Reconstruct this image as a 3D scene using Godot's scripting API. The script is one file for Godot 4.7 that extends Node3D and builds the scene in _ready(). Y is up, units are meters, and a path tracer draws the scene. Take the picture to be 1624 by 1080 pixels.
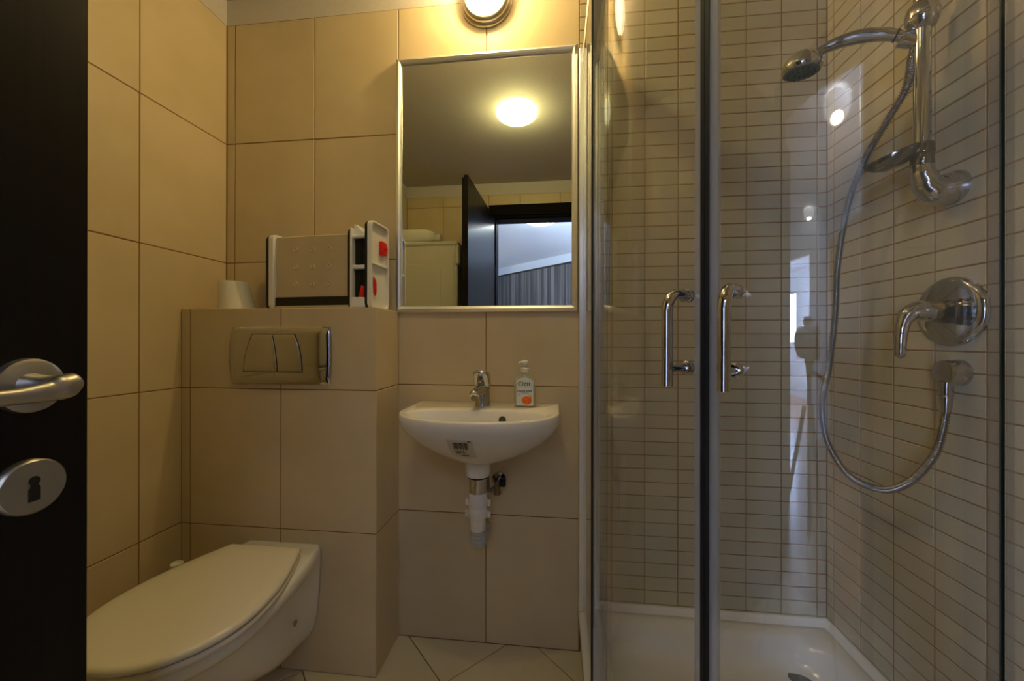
extends Node3D
# A small tiled bathroom seen from its doorway: wall-hung toilet, corner basin, mirror, quadrant shower.
# Metres, y up. The back wall is the plane z = 0, the floor y = 0, the camera looks towards -z.

const TW := 0.3216            # width of a large wall tile with its joint
const TH := 0.45              # height of a large wall tile with its joint
const XL := -0.677            # left wall
const XR := 1.4205            # right wall
const ZF := 1.80              # front wall (with the door)
const CEIL := 2.347
const LEDGE_Z := 0.178
const LEDGE_Y := 1.162
const EYE := Vector3(0.5621, 1.0569, 1.3259)
const YAW := 0.1123
const ARC := Vector2(1.12, 0.36)   # centre of the quadrant of the shower (x, z)
const ARC_R := 0.46

var M := {}
var names := {}
var cache := {}
var group_no := 0
var rng := RandomNumberGenerator.new()


func _ready() -> void:
	rng.seed = 7
	# --- camera, sky, light from outside, exposure
	var cam := Camera3D.new()
	cam.name = "camera"
	cam.fov = rad_to_deg(2.0 * atan(540.0 / 609.2))
	cam.near = 0.02
	cam.far = 60.0
	add_child(cam)
	cam.position = EYE
	cam.rotation = Vector3(0.0008, YAW, 0.0011)
	cam.current = true
	var env := Environment.new()
	env.background_mode = Environment.BG_SKY
	var sky_mat := ProceduralSkyMaterial.new()
	sky_mat.sky_top_color = Color(0.52, 0.66, 0.95)
	sky_mat.sky_horizon_color = Color(0.86, 0.92, 1.0)
	sky_mat.ground_horizon_color = Color(0.72, 0.78, 0.86)
	sky_mat.ground_bottom_color = Color(0.4, 0.42, 0.42)
	var sky := Sky.new()
	sky.sky_material = sky_mat
	env.sky = sky
	env.background_energy_multiplier = 6.0
	env.tonemap_mode = Environment.TONE_MAPPER_LINEAR
	env.tonemap_exposure = 1.0
	env.sdfgi_enabled = true
	env.ssao_enabled = true
	env.ssil_enabled = true
	var we := WorldEnvironment.new()
	we.name = "world_environment"
	we.environment = env
	add_child(we)
	# daylight through the window of the far room and through the window of the hall
	daylight("far_window_daylight", Vector3(-3.72, 1.5, 8.02), Vector2(0.88, 0.92), Vector3(0, 0, -1), 30.0)
	daylight("hall_window_daylight", Vector3(2.02, 1.58, 1.99), Vector2(0.58, 1.1), Vector3(0, 0, 1), 26.0)
	daylight("far_side_window_daylight", Vector3(-0.90, 1.5, 6.75), Vector2(0.9, 0.95), Vector3(-1, 0, 0), 55.0)

	materials()
	build_room()
	build_hall()
	build_ledge()
	build_door()
	wall_lamp()
	ceiling_lamps()
	toilet()
	flush_plate()
	toilet_brush()
	paper_roll()
	organizer()
	mirror()
	washbasin()
	faucet()
	soap_bottle()
	drain_pipe()
	angle_valve()
	shower_tray()
	shower_enclosure()
	shower_fittings()
	machines()
	camera_on_tripod()


func daylight(called: String, at: Vector3, size: Vector2, towards: Vector3, energy: float) -> void:
	var a := AreaLight3D.new()
	a.name = called
	a.area_size = size
	a.light_color = Color(0.46, 0.62, 1.0).linear_to_srgb()
	a.light_energy = energy
	a.shadow_enabled = true
	a.area_range = 20.0
	add_child(a)
	a.position = at
	a.basis = Basis.looking_at(towards, Vector3.UP)


# ------------------------------------------------------------------ naming
func numbered(called: String) -> String:
	if not names.has(called):
		names[called] = 0
		return called
	names[called] += 1
	return "%s_%03d" % [called, names[called]]


func tag(o: Node, label: String, category: String, group := "") -> void:
	o.set_meta("label", label)
	o.set_meta("category", category)
	if group:
		o.set_meta("group", group)


func thing(called: String, label: String, category: String, at := Vector3.ZERO, turn := 0.0, group := "") -> Node3D:
	var o := Node3D.new()
	o.name = numbered(called)
	add_child(o)
	o.position = at
	o.rotation.y = turn
	tag(o, label, category, group)
	return o


func part(called: String, st: SurfaceTool, m: Material, parent: Node) -> MeshInstance3D:
	st.generate_normals()
	return put(called, st.commit(), m, parent)


func put(called: String, mesh: Mesh, m: Material, parent: Node) -> MeshInstance3D:
	var o := MeshInstance3D.new()
	o.name = called
	o.mesh = mesh
	o.material_override = m
	parent.add_child(o, true)
	return o


func struct(called: String, st: SurfaceTool, m: Material, label := "", category := "") -> MeshInstance3D:
	st.generate_normals()
	var o := MeshInstance3D.new()
	o.name = called
	o.mesh = st.commit()
	o.material_override = m
	add_child(o, true)
	o.set_meta("kind", "structure")
	if label:
		tag(o, label, category)
	return o


# ------------------------------------------------------------------ mesh helpers (corners run anticlockwise seen from outside)
func mb() -> SurfaceTool:
	var st := SurfaceTool.new()
	st.begin(Mesh.PRIMITIVE_TRIANGLES)
	st.set_smooth_group(-1)
	return st


func tri(st: SurfaceTool, a: Vector3, b: Vector3, c: Vector3) -> void:
	st.add_vertex(a)
	st.add_vertex(c)
	st.add_vertex(b)


func quad(st: SurfaceTool, a: Vector3, b: Vector3, c: Vector3, d: Vector3) -> void:
	tri(st, a, b, c)
	tri(st, a, c, d)


func smooth(st: SurfaceTool) -> void:
	group_no += 1
	st.set_smooth_group(group_no)


func flat(st: SurfaceTool) -> void:
	st.set_smooth_group(-1)


# a box with chamfered edges, centred on the transform's origin
func box(st: SurfaceTool, t: Transform3D, size: Vector3, c := 0.0) -> void:
	flat(st)
	var h := size * 0.5
	c = minf(c, minf(h.x, minf(h.y, h.z)) * 0.95)
	var e := [Vector3(1, 0, 0), Vector3(0, 1, 0), Vector3(0, 0, 1)]
	for k in 3:
		for s in [-1.0, 1.0]:
			var n: Vector3 = e[k] * s
			var u: Vector3 = e[(k + 1) % 3]
			var v: Vector3 = e[(k + 2) % 3]
			var hn: float = h[k]
			var hu: float = h[(k + 1) % 3] - c
			var hv: float = h[(k + 2) % 3] - c
			var p := [n * hn - u * hu - v * hv, n * hn + u * hu - v * hv, n * hn + u * hu + v * hv, n * hn - u * hu + v * hv]
			if s < 0:
				p.reverse()
			quad(st, t * p[0], t * p[1], t * p[2], t * p[3])
	if c <= 0.0:
		return
	for k in 3:
		var u: Vector3 = e[(k + 1) % 3]
		var v: Vector3 = e[(k + 2) % 3]
		var w: Vector3 = e[k]
		var hu: float = h[(k + 1) % 3]
		var hv: float = h[(k + 2) % 3]
		var hw: float = h[k] - c
		for su in [-1.0, 1.0]:
			for sv in [-1.0, 1.0]:
				var a: Vector3 = u * su * hu + v * sv * (hv - c)
				var b: Vector3 = u * su * (hu - c) + v * sv * hv
				var p := [a - w * hw, a + w * hw, b + w * hw, b - w * hw]
				if su * sv > 0:
					p.reverse()
				quad(st, t * p[0], t * p[1], t * p[2], t * p[3])
	for sx in [-1.0, 1.0]:
		for sy in [-1.0, 1.0]:
			for sz in [-1.0, 1.0]:
				var a := Vector3(sx * h.x, sy * (h.y - c), sz * (h.z - c))
				var b := Vector3(sx * (h.x - c), sy * h.y, sz * (h.z - c))
				var d := Vector3(sx * (h.x - c), sy * (h.y - c), sz * h.z)
				if sx * sy * sz > 0:
					tri(st, t * a, t * b, t * d)
				else:
					tri(st, t * a, t * d, t * b)


func bx(st: SurfaceTool, lo: Vector3, hi: Vector3, c := 0.0) -> void:
	box(st, Transform3D(Basis(), (lo + hi) * 0.5), hi - lo, c)


# a profile of (radius, height) turned round the transform's y axis; sharp corners stay sharp
func lathe(st: SurfaceTool, prof: Array, segs := 32, t := Transform3D()) -> void:
	smooth(st)
	for i in prof.size() - 1:
		var a: Vector2 = prof[i]
		var b: Vector2 = prof[i + 1]
		if i > 0:
			var d0: Vector2 = (a - (prof[i - 1] as Vector2)).normalized()
			if d0.dot((b - a).normalized()) < 0.72:
				smooth(st)
		for k in segs:
			var p := TAU * k / segs
			var q := TAU * ((k + 1) % segs) / segs
			var a0 := t * Vector3(a.x * cos(p), a.y, -a.x * sin(p))
			var a1 := t * Vector3(a.x * cos(q), a.y, -a.x * sin(q))
			var b0 := t * Vector3(b.x * cos(p), b.y, -b.x * sin(p))
			var b1 := t * Vector3(b.x * cos(q), b.y, -b.x * sin(q))
			if a.x > 1e-6:
				tri(st, a0, a1, b1 if b.x > 1e-6 else b0)
			if b.x > 1e-6:
				tri(st, a0, b1, b0)


# rings of equal length joined by a smooth skin; caps close the ends
func loft(st: SurfaceTool, rings: Array, cap0 := true, cap1 := true) -> void:
	smooth(st)
	for i in rings.size() - 1:
		var a: PackedVector3Array = rings[i]
		var b: PackedVector3Array = rings[i + 1]
		var n := a.size()
		for k in n:
			var j := (k + 1) % n
			quad(st, a[k], a[j], b[j], b[k])
	if cap0:
		smooth(st)
		fan(st, rings[0], true)
	if cap1:
		smooth(st)
		fan(st, rings[rings.size() - 1], false)


func fan(st: SurfaceTool, r: PackedVector3Array, turned: bool) -> void:
	var m := Vector3.ZERO
	for p in r:
		m += p
	m /= r.size()
	for k in r.size():
		if turned:
			tri(st, m, r[(k + 1) % r.size()], r[k])
		else:
			tri(st, m, r[k], r[(k + 1) % r.size()])


# a round tube along a path; radii is a number or an array as long as the path
func tube(st: SurfaceTool, path: Array, radii: Variant, segs := 16, squash := 1.0) -> void:
	var rings := []
	var up := Vector3.ZERO
	for i in path.size():
		var d: Vector3 = (path[mini(i + 1, path.size() - 1)] - path[maxi(i - 1, 0)]).normalized()
		if up == Vector3.ZERO:
			up = d.cross(Vector3(0.13, 0.31, 0.94)).normalized()
		up = (up - d * up.dot(d)).normalized()
		var side := d.cross(up)
		var r: float = radii[i] if radii is Array else radii
		var ring := PackedVector3Array()
		for k in segs:
			var p := TAU * k / segs
			ring.append(path[i] + (up * cos(p) + side * sin(p) * squash) * r)
		rings.append(ring)
	loft(st, rings)


func curve(points: Array, n: int) -> Array:
	# Catmull-Rom through the points, n steps per span
	var out := []
	for i in points.size() - 1:
		var p0: Vector3 = points[maxi(i - 1, 0)]
		var p1: Vector3 = points[i]
		var p2: Vector3 = points[i + 1]
		var p3: Vector3 = points[mini(i + 2, points.size() - 1)]
		for k in n:
			out.append(p1.cubic_interpolate(p2, p0, p3, float(k) / n))
	out.append(points[points.size() - 1])
	return out


# a flat outline (x, y) pushed from z = 0 to z = depth, front edge bevelled
func prism(st: SurfaceTool, poly: PackedVector2Array, depth: float, bevel := 0.0, t := Transform3D(), smooth_sides := false) -> void:
	flat(st)
	if Geometry2D.is_polygon_clockwise(poly):
		poly = poly.duplicate()
		poly.reverse()
	var top := poly
	if bevel > 0.0:
		var inner := PackedVector2Array()
		var n := poly.size()
		for k in n:
			var d0 := (poly[k] - poly[(k + n - 1) % n]).normalized()
			var d1 := (poly[(k + 1) % n] - poly[k]).normalized()
			var m := (Vector2(-d0.y, d0.x) + Vector2(-d1.y, d1.x))
			m = m / maxf(m.length_squared() * 0.5, 0.3)
			inner.append(poly[k] + m * bevel)
		top = inner
	var idx := Geometry2D.triangulate_polygon(top)
	for i in range(0, idx.size(), 3):
		var a := top[idx[i]]
		var b := top[idx[i + 1]]
		var c := top[idx[i + 2]]
		if (b - a).cross(c - a) < 0:
			var s := b
			b = c
			c = s
		tri(st, t * Vector3(a.x, a.y, depth), t * Vector3(b.x, b.y, depth), t * Vector3(c.x, c.y, depth))
	idx = Geometry2D.triangulate_polygon(poly)
	for i in range(0, idx.size(), 3):
		var a := poly[idx[i]]
		var b := poly[idx[i + 1]]
		var c := poly[idx[i + 2]]
		if (b - a).cross(c - a) < 0:
			var s := b
			b = c
			c = s
		tri(st, t * Vector3(a.x, a.y, 0), t * Vector3(c.x, c.y, 0), t * Vector3(b.x, b.y, 0))
	if smooth_sides:
		smooth(st)
	for k in poly.size():
		var j := (k + 1) % poly.size()
		quad(st, t * Vector3(poly[k].x, poly[k].y, 0), t * Vector3(poly[j].x, poly[j].y, 0), t * Vector3(poly[j].x, poly[j].y, depth - bevel), t * Vector3(poly[k].x, poly[k].y, depth - bevel))
		if bevel > 0.0:
			quad(st, t * Vector3(poly[k].x, poly[k].y, depth - bevel), t * Vector3(poly[j].x, poly[j].y, depth - bevel), t * Vector3(top[j].x, top[j].y, depth), t * Vector3(top[k].x, top[k].y, depth))


func rounded(w: float, h: float, r: float, n := 5, off := Vector2.ZERO) -> PackedVector2Array:
	var out := PackedVector2Array()
	for q in 4:
		var c := Vector2((w * 0.5 - r) * [1, -1, -1, 1][q], (h * 0.5 - r) * [1, 1, -1, -1][q])
		for k in n + 1:
			var a := PI * 0.5 * (q + float(k) / n)
			out.append(off + c + Vector2(cos(a), sin(a)) * r)
	return out


func at(x: float, y: float, z: float, b := Basis()) -> Transform3D:
	return Transform3D(b, Vector3(x, y, z))


# basis whose y axis points along d
func along(d: Vector3) -> Basis:
	d = d.normalized()
	var x := d.cross(Vector3(0.0, 0.0, 1.0) if absf(d.z) < 0.9 else Vector3(1, 0, 0)).normalized()
	return Basis(x, d, x.cross(d))


# ------------------------------------------------------------------ materials
func mat(color: Color, rough := 0.5, metal := 0.0) -> StandardMaterial3D:
	var m := StandardMaterial3D.new()
	m.albedo_color = color
	m.roughness = rough
	m.metallic = metal
	return m


func noise_tex(freq: float, oct: int, c0: Color, c1: Color, sd: int, size := 512, as_normal := false) -> NoiseTexture2D:
	var n := FastNoiseLite.new()
	n.seed = sd
	n.frequency = freq
	n.fractal_octaves = oct
	var t := NoiseTexture2D.new()
	t.width = size
	t.height = size
	t.seamless = true
	t.noise = n
	if as_normal:
		t.as_normal_map = true
		t.bump_strength = 2.0
	else:
		var g := Gradient.new()
		g.set_color(0, c0)
		g.set_color(1, c1)
		t.color_ramp = g
	return t


func grain_tex(c0: Color, c1: Color, sd: int, w := 512, h := 256) -> ImageTexture:
	# wood grain running along the texture's vertical
	var n := FastNoiseLite.new()
	n.seed = sd
	n.frequency = 0.02
	n.fractal_octaves = 4
	var im := Image.create(w, h, false, Image.FORMAT_RGB8)
	for x in w:
		for y in h:
			var ang := TAU * x / w
			var v := n.get_noise_3d(cos(ang) * 240.0, sin(ang) * 240.0, 9.0 * sin(TAU * y / h))
			v += 0.5 * n.get_noise_3d(cos(ang) * 900.0, sin(ang) * 900.0, 20.0 + 6.0 * sin(TAU * y / h))
			im.set_pixel(x, y, c0.lerp(c1, clampf(0.5 + v, 0.0, 1.0)))
	return ImageTexture.create_from_image(im)


func triplanar(m: StandardMaterial3D, tex: Texture2D, scale: Vector3) -> StandardMaterial3D:
	m.albedo_texture = tex
	m.uv1_triplanar = true
	m.uv1_world_triplanar = true
	m.uv1_triplanar_sharpness = 8.0
	m.uv1_scale = scale
	return m


func lin(r: float, g: float, b: float) -> Color:
	return Color(r, g, b).linear_to_srgb()


func materials() -> void:
	# glazed wall tile: pinkish beige with faint cloudy veins; three tones
	var vein := noise_tex(0.006, 5, Color(0.955, 0.945, 0.93), Color(1, 1, 1), 3)
	var tones := [Color(0.834, 0.762, 0.622), Color(0.848, 0.773, 0.63), Color(0.824, 0.755, 0.618)]
	for k in 3:
		M["tile%d" % k] = triplanar(mat(tones[k], 0.28), vein, Vector3.ONE * (0.9 + 0.13 * k))
		M["mosaic%d" % k] = triplanar(mat([Color(0.742, 0.700, 0.598), Color(0.757, 0.713, 0.608), Color(0.732, 0.692, 0.593)][k], 0.16), vein, Vector3.ONE * (0.9 + 0.13 * k))
		M["floor%d" % k] = triplanar(mat([Color(0.86, 0.81, 0.68), Color(0.87, 0.82, 0.69), Color(0.85, 0.80, 0.67)][k], 0.3), vein, Vector3.ONE * (1.1 + 0.13 * k))
	M.grout = mat(Color(0.52, 0.38, 0.22), 0.9)
	M.plaster = triplanar(mat(Color(0.81, 0.78, 0.76), 0.85), noise_tex(0.05, 3, Color(0.95, 0.95, 0.95), Color(1, 1, 1), 11), Vector3.ONE * 3.0)
	M.ceramic = mat(Color(0.91, 0.895, 0.87), 0.16)
	M.ceramic.metallic_specular = 0.36
	M.seat = mat(Color(0.89, 0.865, 0.81), 0.22)
	M.chrome = mat(Color(0.76, 0.76, 0.77), 0.06, 1.0)
	M.chrome_dark = mat(Color(0.52, 0.51, 0.50), 0.10, 1.0)
	M.hose_metal = mat(Color(0.60, 0.59, 0.59), 0.16, 1.0)
	M.lamp_metal = mat(Color(0.74, 0.71, 0.66), 0.36, 1.0)
	M.overflow = mat(Color(0.22, 0.19, 0.17), 0.5)
	M.satin = mat(Color(0.74, 0.72, 0.69), 0.36, 1.0)
	M.brushed = mat(Color(0.80, 0.78, 0.75), 0.30, 1.0)
	M.alu = mat(Color(0.92, 0.92, 0.92), 0.40, 0.95)
	M.mirror = mat(Color(0.87, 0.89, 0.86), 0.0, 1.0)
	M.brass = mat(Color(0.55, 0.49, 0.42), 0.3, 1.0)
	M.wenge = triplanar(mat(Color(1, 1, 1), 0.34), grain_tex(Color(0.035, 0.020, 0.018), Color(0.085, 0.052, 0.043), 5), Vector3(3.0, 0.6, 3.0))
	M.wenge.metallic_specular = 0.36
	M.frame_wood = M.wenge.duplicate()
	M.frame_wood.roughness = 0.6
	M.frame_wood.metallic_specular = 0.2
	M.greywood = triplanar(mat(Color(1, 1, 1), 0.5), grain_tex(Color(0.20, 0.18, 0.165), Color(0.56, 0.53, 0.51), 15), Vector3(0.7, 0.3, 0.7))
	M.darkwood = triplanar(mat(Color(1, 1, 1), 0.45), grain_tex(Color(0.11, 0.07, 0.05), Color(0.20, 0.14, 0.10), 25), Vector3(2.0, 0.5, 2.0))
	M.black = mat(Color(0.03, 0.028, 0.027), 0.45)
	M.rubber = mat(Color(0.02, 0.02, 0.022), 0.6)
	M.white = mat(Color(0.88, 0.87, 0.85), 0.35)
	M.white_plastic = mat(Color(0.90, 0.89, 0.86), 0.3)
	M.appliance = mat(Color(0.86, 0.86, 0.82), 0.35)
	M.beige = triplanar(mat(Color(0.80, 0.73, 0.60), 0.5), vein, Vector3.ONE * 2.0)
	M.red = mat(Color(0.85, 0.09, 0.04), 0.3)
	M.paper = triplanar(mat(Color(0.92, 0.90, 0.86), 0.95), noise_tex(0.09, 3, Color(0.92, 0.92, 0.92), Color(1, 1, 1), 21), Vector3.ONE * 6.0)
	M.card = mat(Color(0.55, 0.42, 0.28), 0.9)
	M.grey_plastic = mat(Color(0.42, 0.43, 0.45), 0.4)
	M.hose_grey = mat(Color(0.72, 0.73, 0.73), 0.4)
	M.acrylic = mat(Color(0.88, 0.87, 0.85), 0.14)
	M.print_black = mat(Color(0.04, 0.04, 0.05), 0.6)
	M.print_blue = mat(Color(0.18, 0.18, 0.30), 0.6)
	M.print_grey = mat(Color(0.36, 0.33, 0.30), 0.7)
	M.orange = mat(Color(0.95, 0.42, 0.08), 0.5)
	M.yellow = mat(Color(0.98, 0.68, 0.16), 0.5)
	M.sticker = mat(Color(0.80, 0.77, 0.71), 0.5)
	M.label = mat(Color(0.86, 0.88, 0.88), 0.4)
	M.soap = mat(Color(0.80, 0.82, 0.74, 0.28), 0.05)
	M.soap.transparency = BaseMaterial3D.TRANSPARENCY_ALPHA
	M.liquid = mat(Color(0.84, 0.84, 0.76, 0.35), 0.1)
	M.liquid.transparency = BaseMaterial3D.TRANSPARENCY_ALPHA
	M.parquet = triplanar(mat(Color(1, 1, 1), 0.25), grain_tex(Color(0.42, 0.27, 0.15), Color(0.62, 0.43, 0.26), 35), Vector3(1.0, 1.0, 1.0))
	M.wall_white = mat(Color(0.86, 0.86, 0.86), 0.8)
	M.glass = mat(Color(0.75, 0.85, 0.8, 0.03), 0.0)
	M.glass.transparency = BaseMaterial3D.TRANSPARENCY_ALPHA
	M.seal_soft = mat(Color(0.5, 0.48, 0.43, 0.22), 0.2)
	M.seal_soft.transparency = BaseMaterial3D.TRANSPARENCY_ALPHA
	M.glass_edge = mat(Color(0.03, 0.09, 0.075), 0.15)
	M.seal = mat(Color(0.72, 0.72, 0.71, 0.45), 0.2)
	M.seal.transparency = BaseMaterial3D.TRANSPARENCY_ALPHA
	M.opal_warm = mat(Color(0.95, 0.93, 0.88), 0.2)
	glow(M.opal_warm, lin(1.0, 0.82, 0.48), 5.0)
	M.opal_yellow = mat(Color(0.95, 0.93, 0.85), 0.2)
	glow(M.opal_yellow, lin(1.0, 0.93, 0.55), 2.6)
	M.opal_cool = mat(Color(0.95, 0.95, 0.95), 0.2)
	glow(M.opal_cool, lin(1.0, 0.97, 0.92), 2.2)
	M.opal_hot = mat(Color(0.95, 0.95, 0.95), 0.2)
	glow(M.opal_hot, lin(1.0, 0.95, 0.88), 20.0)


func glow(m: StandardMaterial3D, c: Color, e: float) -> void:
	m.emission_enabled = true
	m.emission = c
	m.emission_energy_multiplier = e


# ------------------------------------------------------------------ tiles
# one tile: face at z = 0, back at z = -0.005, glazed edge rounded off
func tile_mesh(w: float, h: float, c := 0.0012) -> Mesh:
	var key := "%.4f/%.4f" % [w, h]
	if not cache.has(key):
		var st := mb()
		prism(st, PackedVector2Array([Vector2(-w / 2, -h / 2), Vector2(w / 2, -h / 2), Vector2(w / 2, h / 2), Vector2(-w / 2, h / 2)]), 0.005, c, at(0, 0, -0.005))
		st.generate_normals()
		cache[key] = st.commit()
	return cache[key]


# tiles over a rectangle of a plane: o = origin, u = direction of the columns, facing n; joints at the given places
func tiles(parent: Node, o: Vector3, u: Vector3, us: Array, vs: Array, joint: float, kind: String, called := "tile", skip: Variant = null, most := 100000) -> void:
	var n := u.cross(Vector3.UP)
	var list := []
	for i in us.size() - 1:
		for j in vs.size() - 1:
			var a: float = us[i] + joint * 0.5
			var b: float = us[i + 1] - joint * 0.5
			var c: float = vs[j] + joint * 0.5
			var d: float = vs[j + 1] - joint * 0.5
			if b - a < 0.006 or d - c < 0.006:
				continue
			var mid: Vector3 = o + u * (a + b) * 0.5 + Vector3.UP * (c + d) * 0.5
			if skip != null and skip.call(mid):
				continue
			var tip := Vector3(rng.randfn(0, 0.0012), rng.randfn(0, 0.0012), 0)
			list.append([mid, b - a, d - c, rng.randi() % 3, tip, in_view(mid) * (b - a)])
	var rest := {}
	if list.size() > most:
		list.sort_custom(func(p, q): return p[5] > q[5])
	for k in list.size():
		var e: Array = list[k]
		var t := Transform3D(Basis(u, Vector3.UP, n) * Basis.from_euler(e[4]), e[0])
		if k < most:
			var p := put(called, tile_mesh(e[1], e[2]), M["%s%d" % [kind, e[3]]], parent)
			p.transform = t
		else:
			if not rest.has(0):
				rest[0] = mb()
			rest[0].append_from(tile_mesh(e[1], e[2]), 0, t)
	if rest.has(0):
		var p := put("more_%ss" % called, rest[0].commit(), M[kind + "0"], parent)
		p.set_meta("kind", "stuff")


# how large a thing at p shows in the photograph; 0 outside the frame
func in_view(p: Vector3) -> float:
	var d := p - EYE
	var f := d.dot(Vector3(-sin(YAW), 0, -cos(YAW)))
	var r := d.dot(Vector3(cos(YAW), 0, -sin(YAW)))
	if f < 0.05 or absf(r / f) > 1.36 or absf(d.y / f) > 0.92:
		return 0.0
	return 1.0 / f


func steps(from: float, to: float, first: float, pitch: float) -> Array:
	var out := [from]
	var x := first
	while x < to - 0.001:
		if x > from + 0.001:
			out.append(x)
		x += pitch
	out.append(to)
	return out


# ------------------------------------------------------------------ the room
func build_room() -> void:
	var g := 0.0012   # the joints lie this much behind the tile faces
	var st := mb()
	bx(st, Vector3(XL - 0.2, -0.1, -0.16), Vector3(XR + 0.2, 2.25, -g))
	var back := struct("wall_back", st, M.grout)
	st = mb()
	bx(st, Vector3(XL - 0.2, 2.25, -0.16), Vector3(XR + 0.2, CEIL + 0.1, -0.002))
	part("plaster_band", st, M.plaster, back)
	var rows := [0.0, TH, TH * 2, TH * 3, TH * 4, TH * 5]
	var behind := func(m: Vector3) -> bool: return m.x < -0.01 and m.y < 0.9
	tiles(back, Vector3.ZERO, Vector3.RIGHT, [XL, -2 * TW, -TW, 0.0, TW, 2 * TW], rows, 0.003, "tile", "tile", behind)
	var mrows := steps(0.165, 2.25, 0.18, 0.045)
	tiles(back, Vector3.ZERO, Vector3.RIGHT, steps(2 * TW, XR, 0.7527, 0.1066), mrows, 0.0028, "mosaic", "mosaic_tile", null, 275)

	st = mb()
	bx(st, Vector3(XL - 0.2, -0.1, -0.1), Vector3(XL - g, 2.25, ZF + 0.1))
	var left := struct("wall_left", st, M.grout)
	st = mb()
	bx(st, Vector3(XL - 0.2, 2.25, -0.1), Vector3(XL - 0.002, CEIL + 0.1, ZF + 0.1))
	part("plaster_band", st, M.plaster, left)
	# seen from the room this wall's columns run from the front (z = ZF) to the back
	var lz := [0.0]
	for z in [1.593, 1.2713, 0.9497, 0.6281, 0.3065]:
		lz.append(ZF - z)
	lz.append(ZF)
	tiles(left, Vector3(XL, 0, ZF), Vector3(0, 0, -1), lz, rows, 0.003, "tile")

	st = mb()
	bx(st, Vector3(XR + g, -0.1, -0.1), Vector3(XR + 0.2, 2.25, ZF + 0.1))
	var right := struct("wall_right", st, M.grout)
	st = mb()
	bx(st, Vector3(XR + 0.002, 2.25, -0.1), Vector3(XR + 0.2, CEIL + 0.1, ZF + 0.1))
	part("plaster_band", st, M.plaster, right)
	tiles(right, Vector3(XR, 0, 0), Vector3(0, 0, 1), steps(0.0, 0.7745, 0.0282, 0.1066), mrows, 0.0028, "mosaic", "mosaic_tile", null, 290)
	tiles(right, Vector3(XR, 0, 0), Vector3(0, 0, 1), steps(0.7745, ZF, 1.096, TW), rows, 0.003, "tile")

	# front wall round the doorway (x 0.074 to 0.874, up to 2.053)
	st = mb()
	bx(st, Vector3(XL - 0.2, -0.1, ZF + g), Vector3(0.074, 2.25, ZF + 0.12))
	bx(st, Vector3(0.874, -0.1, ZF + g), Vector3(XR + 0.2, 2.25, ZF + 0.12))
	bx(st, Vector3(0.074, 2.053, ZF + g), Vector3(0.874, 2.25, ZF + 0.12))
	var front := struct("wall_front", st, M.grout)
	st = mb()
	bx(st, Vector3(XL - 0.2, 2.25, ZF + 0.002), Vector3(XR + 0.2, CEIL + 0.1, ZF + 0.12))
	part("plaster_band", st, M.plaster, front)
	var door_gap := func(m: Vector3) -> bool: return m.x > 0.02 and m.x < 0.95 and m.y < 2.16
	var fx := []
	for x in [XR, 1.2438, 0.95, 0.5996, 0.278, 0.02, -0.0436, -0.3652, XL]:
		fx.append(XR - x)
	tiles(front, Vector3(XR, 0, ZF), Vector3(-1, 0, 0), fx, [0.0, TH, TH * 2, TH * 3, TH * 4, 2.165, 2.25], 0.003, "tile", "tile", door_gap)

	st = mb()
	bx(st, Vector3(XL - 0.2, CEIL, -0.16), Vector3(XR + 0.2, CEIL + 0.12, ZF + 0.12))
	struct("ceiling", st, M.plaster)

	# floor: 33 cm tiles laid on the diagonal
	st = mb()
	bx(st, Vector3(XL - 0.2, -0.12, -0.16), Vector3(XR + 0.2, -0.003, ZF + 0.12))
	var floor_body := struct("floor", st, M.grout)
	var area := PackedVector2Array([Vector2(XL, 0), Vector2(XR, 0), Vector2(XR, ZF + 0.12), Vector2(XL, ZF + 0.12)])
	var d := 0.3267
	var a := Vector2(1, 1) / sqrt(2.0)
	var b := Vector2(-1, 1) / sqrt(2.0)
	var o := Vector2(0.218, 0.175)
	for i in range(-5, 8):
		for j in range(-5, 8):
			var p := o + a * d * i + b * d * j
			var e := 0.0018
			var sq := PackedVector2Array([p + (a + b) * e, p + a * (d - e) + b * e, p + (a + b) * (d - e), p + b * (d - e) + a * e])
			for poly in Geometry2D.intersect_polygons(sq, area):
				if poly.size() < 3:
					continue
				var s2 := mb()
				var flip := PackedVector2Array()
				for q in poly:
					flip.append(Vector2(q.x, -q.y))
				prism(s2, flip, 0.005, 0.001, Transform3D(Basis(Vector3.RIGHT, -PI / 2), Vector3(0, -0.005, 0)))
				part("floor_tile", s2, M["floor%d" % (rng.randi() % 3)], floor_body)


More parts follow.
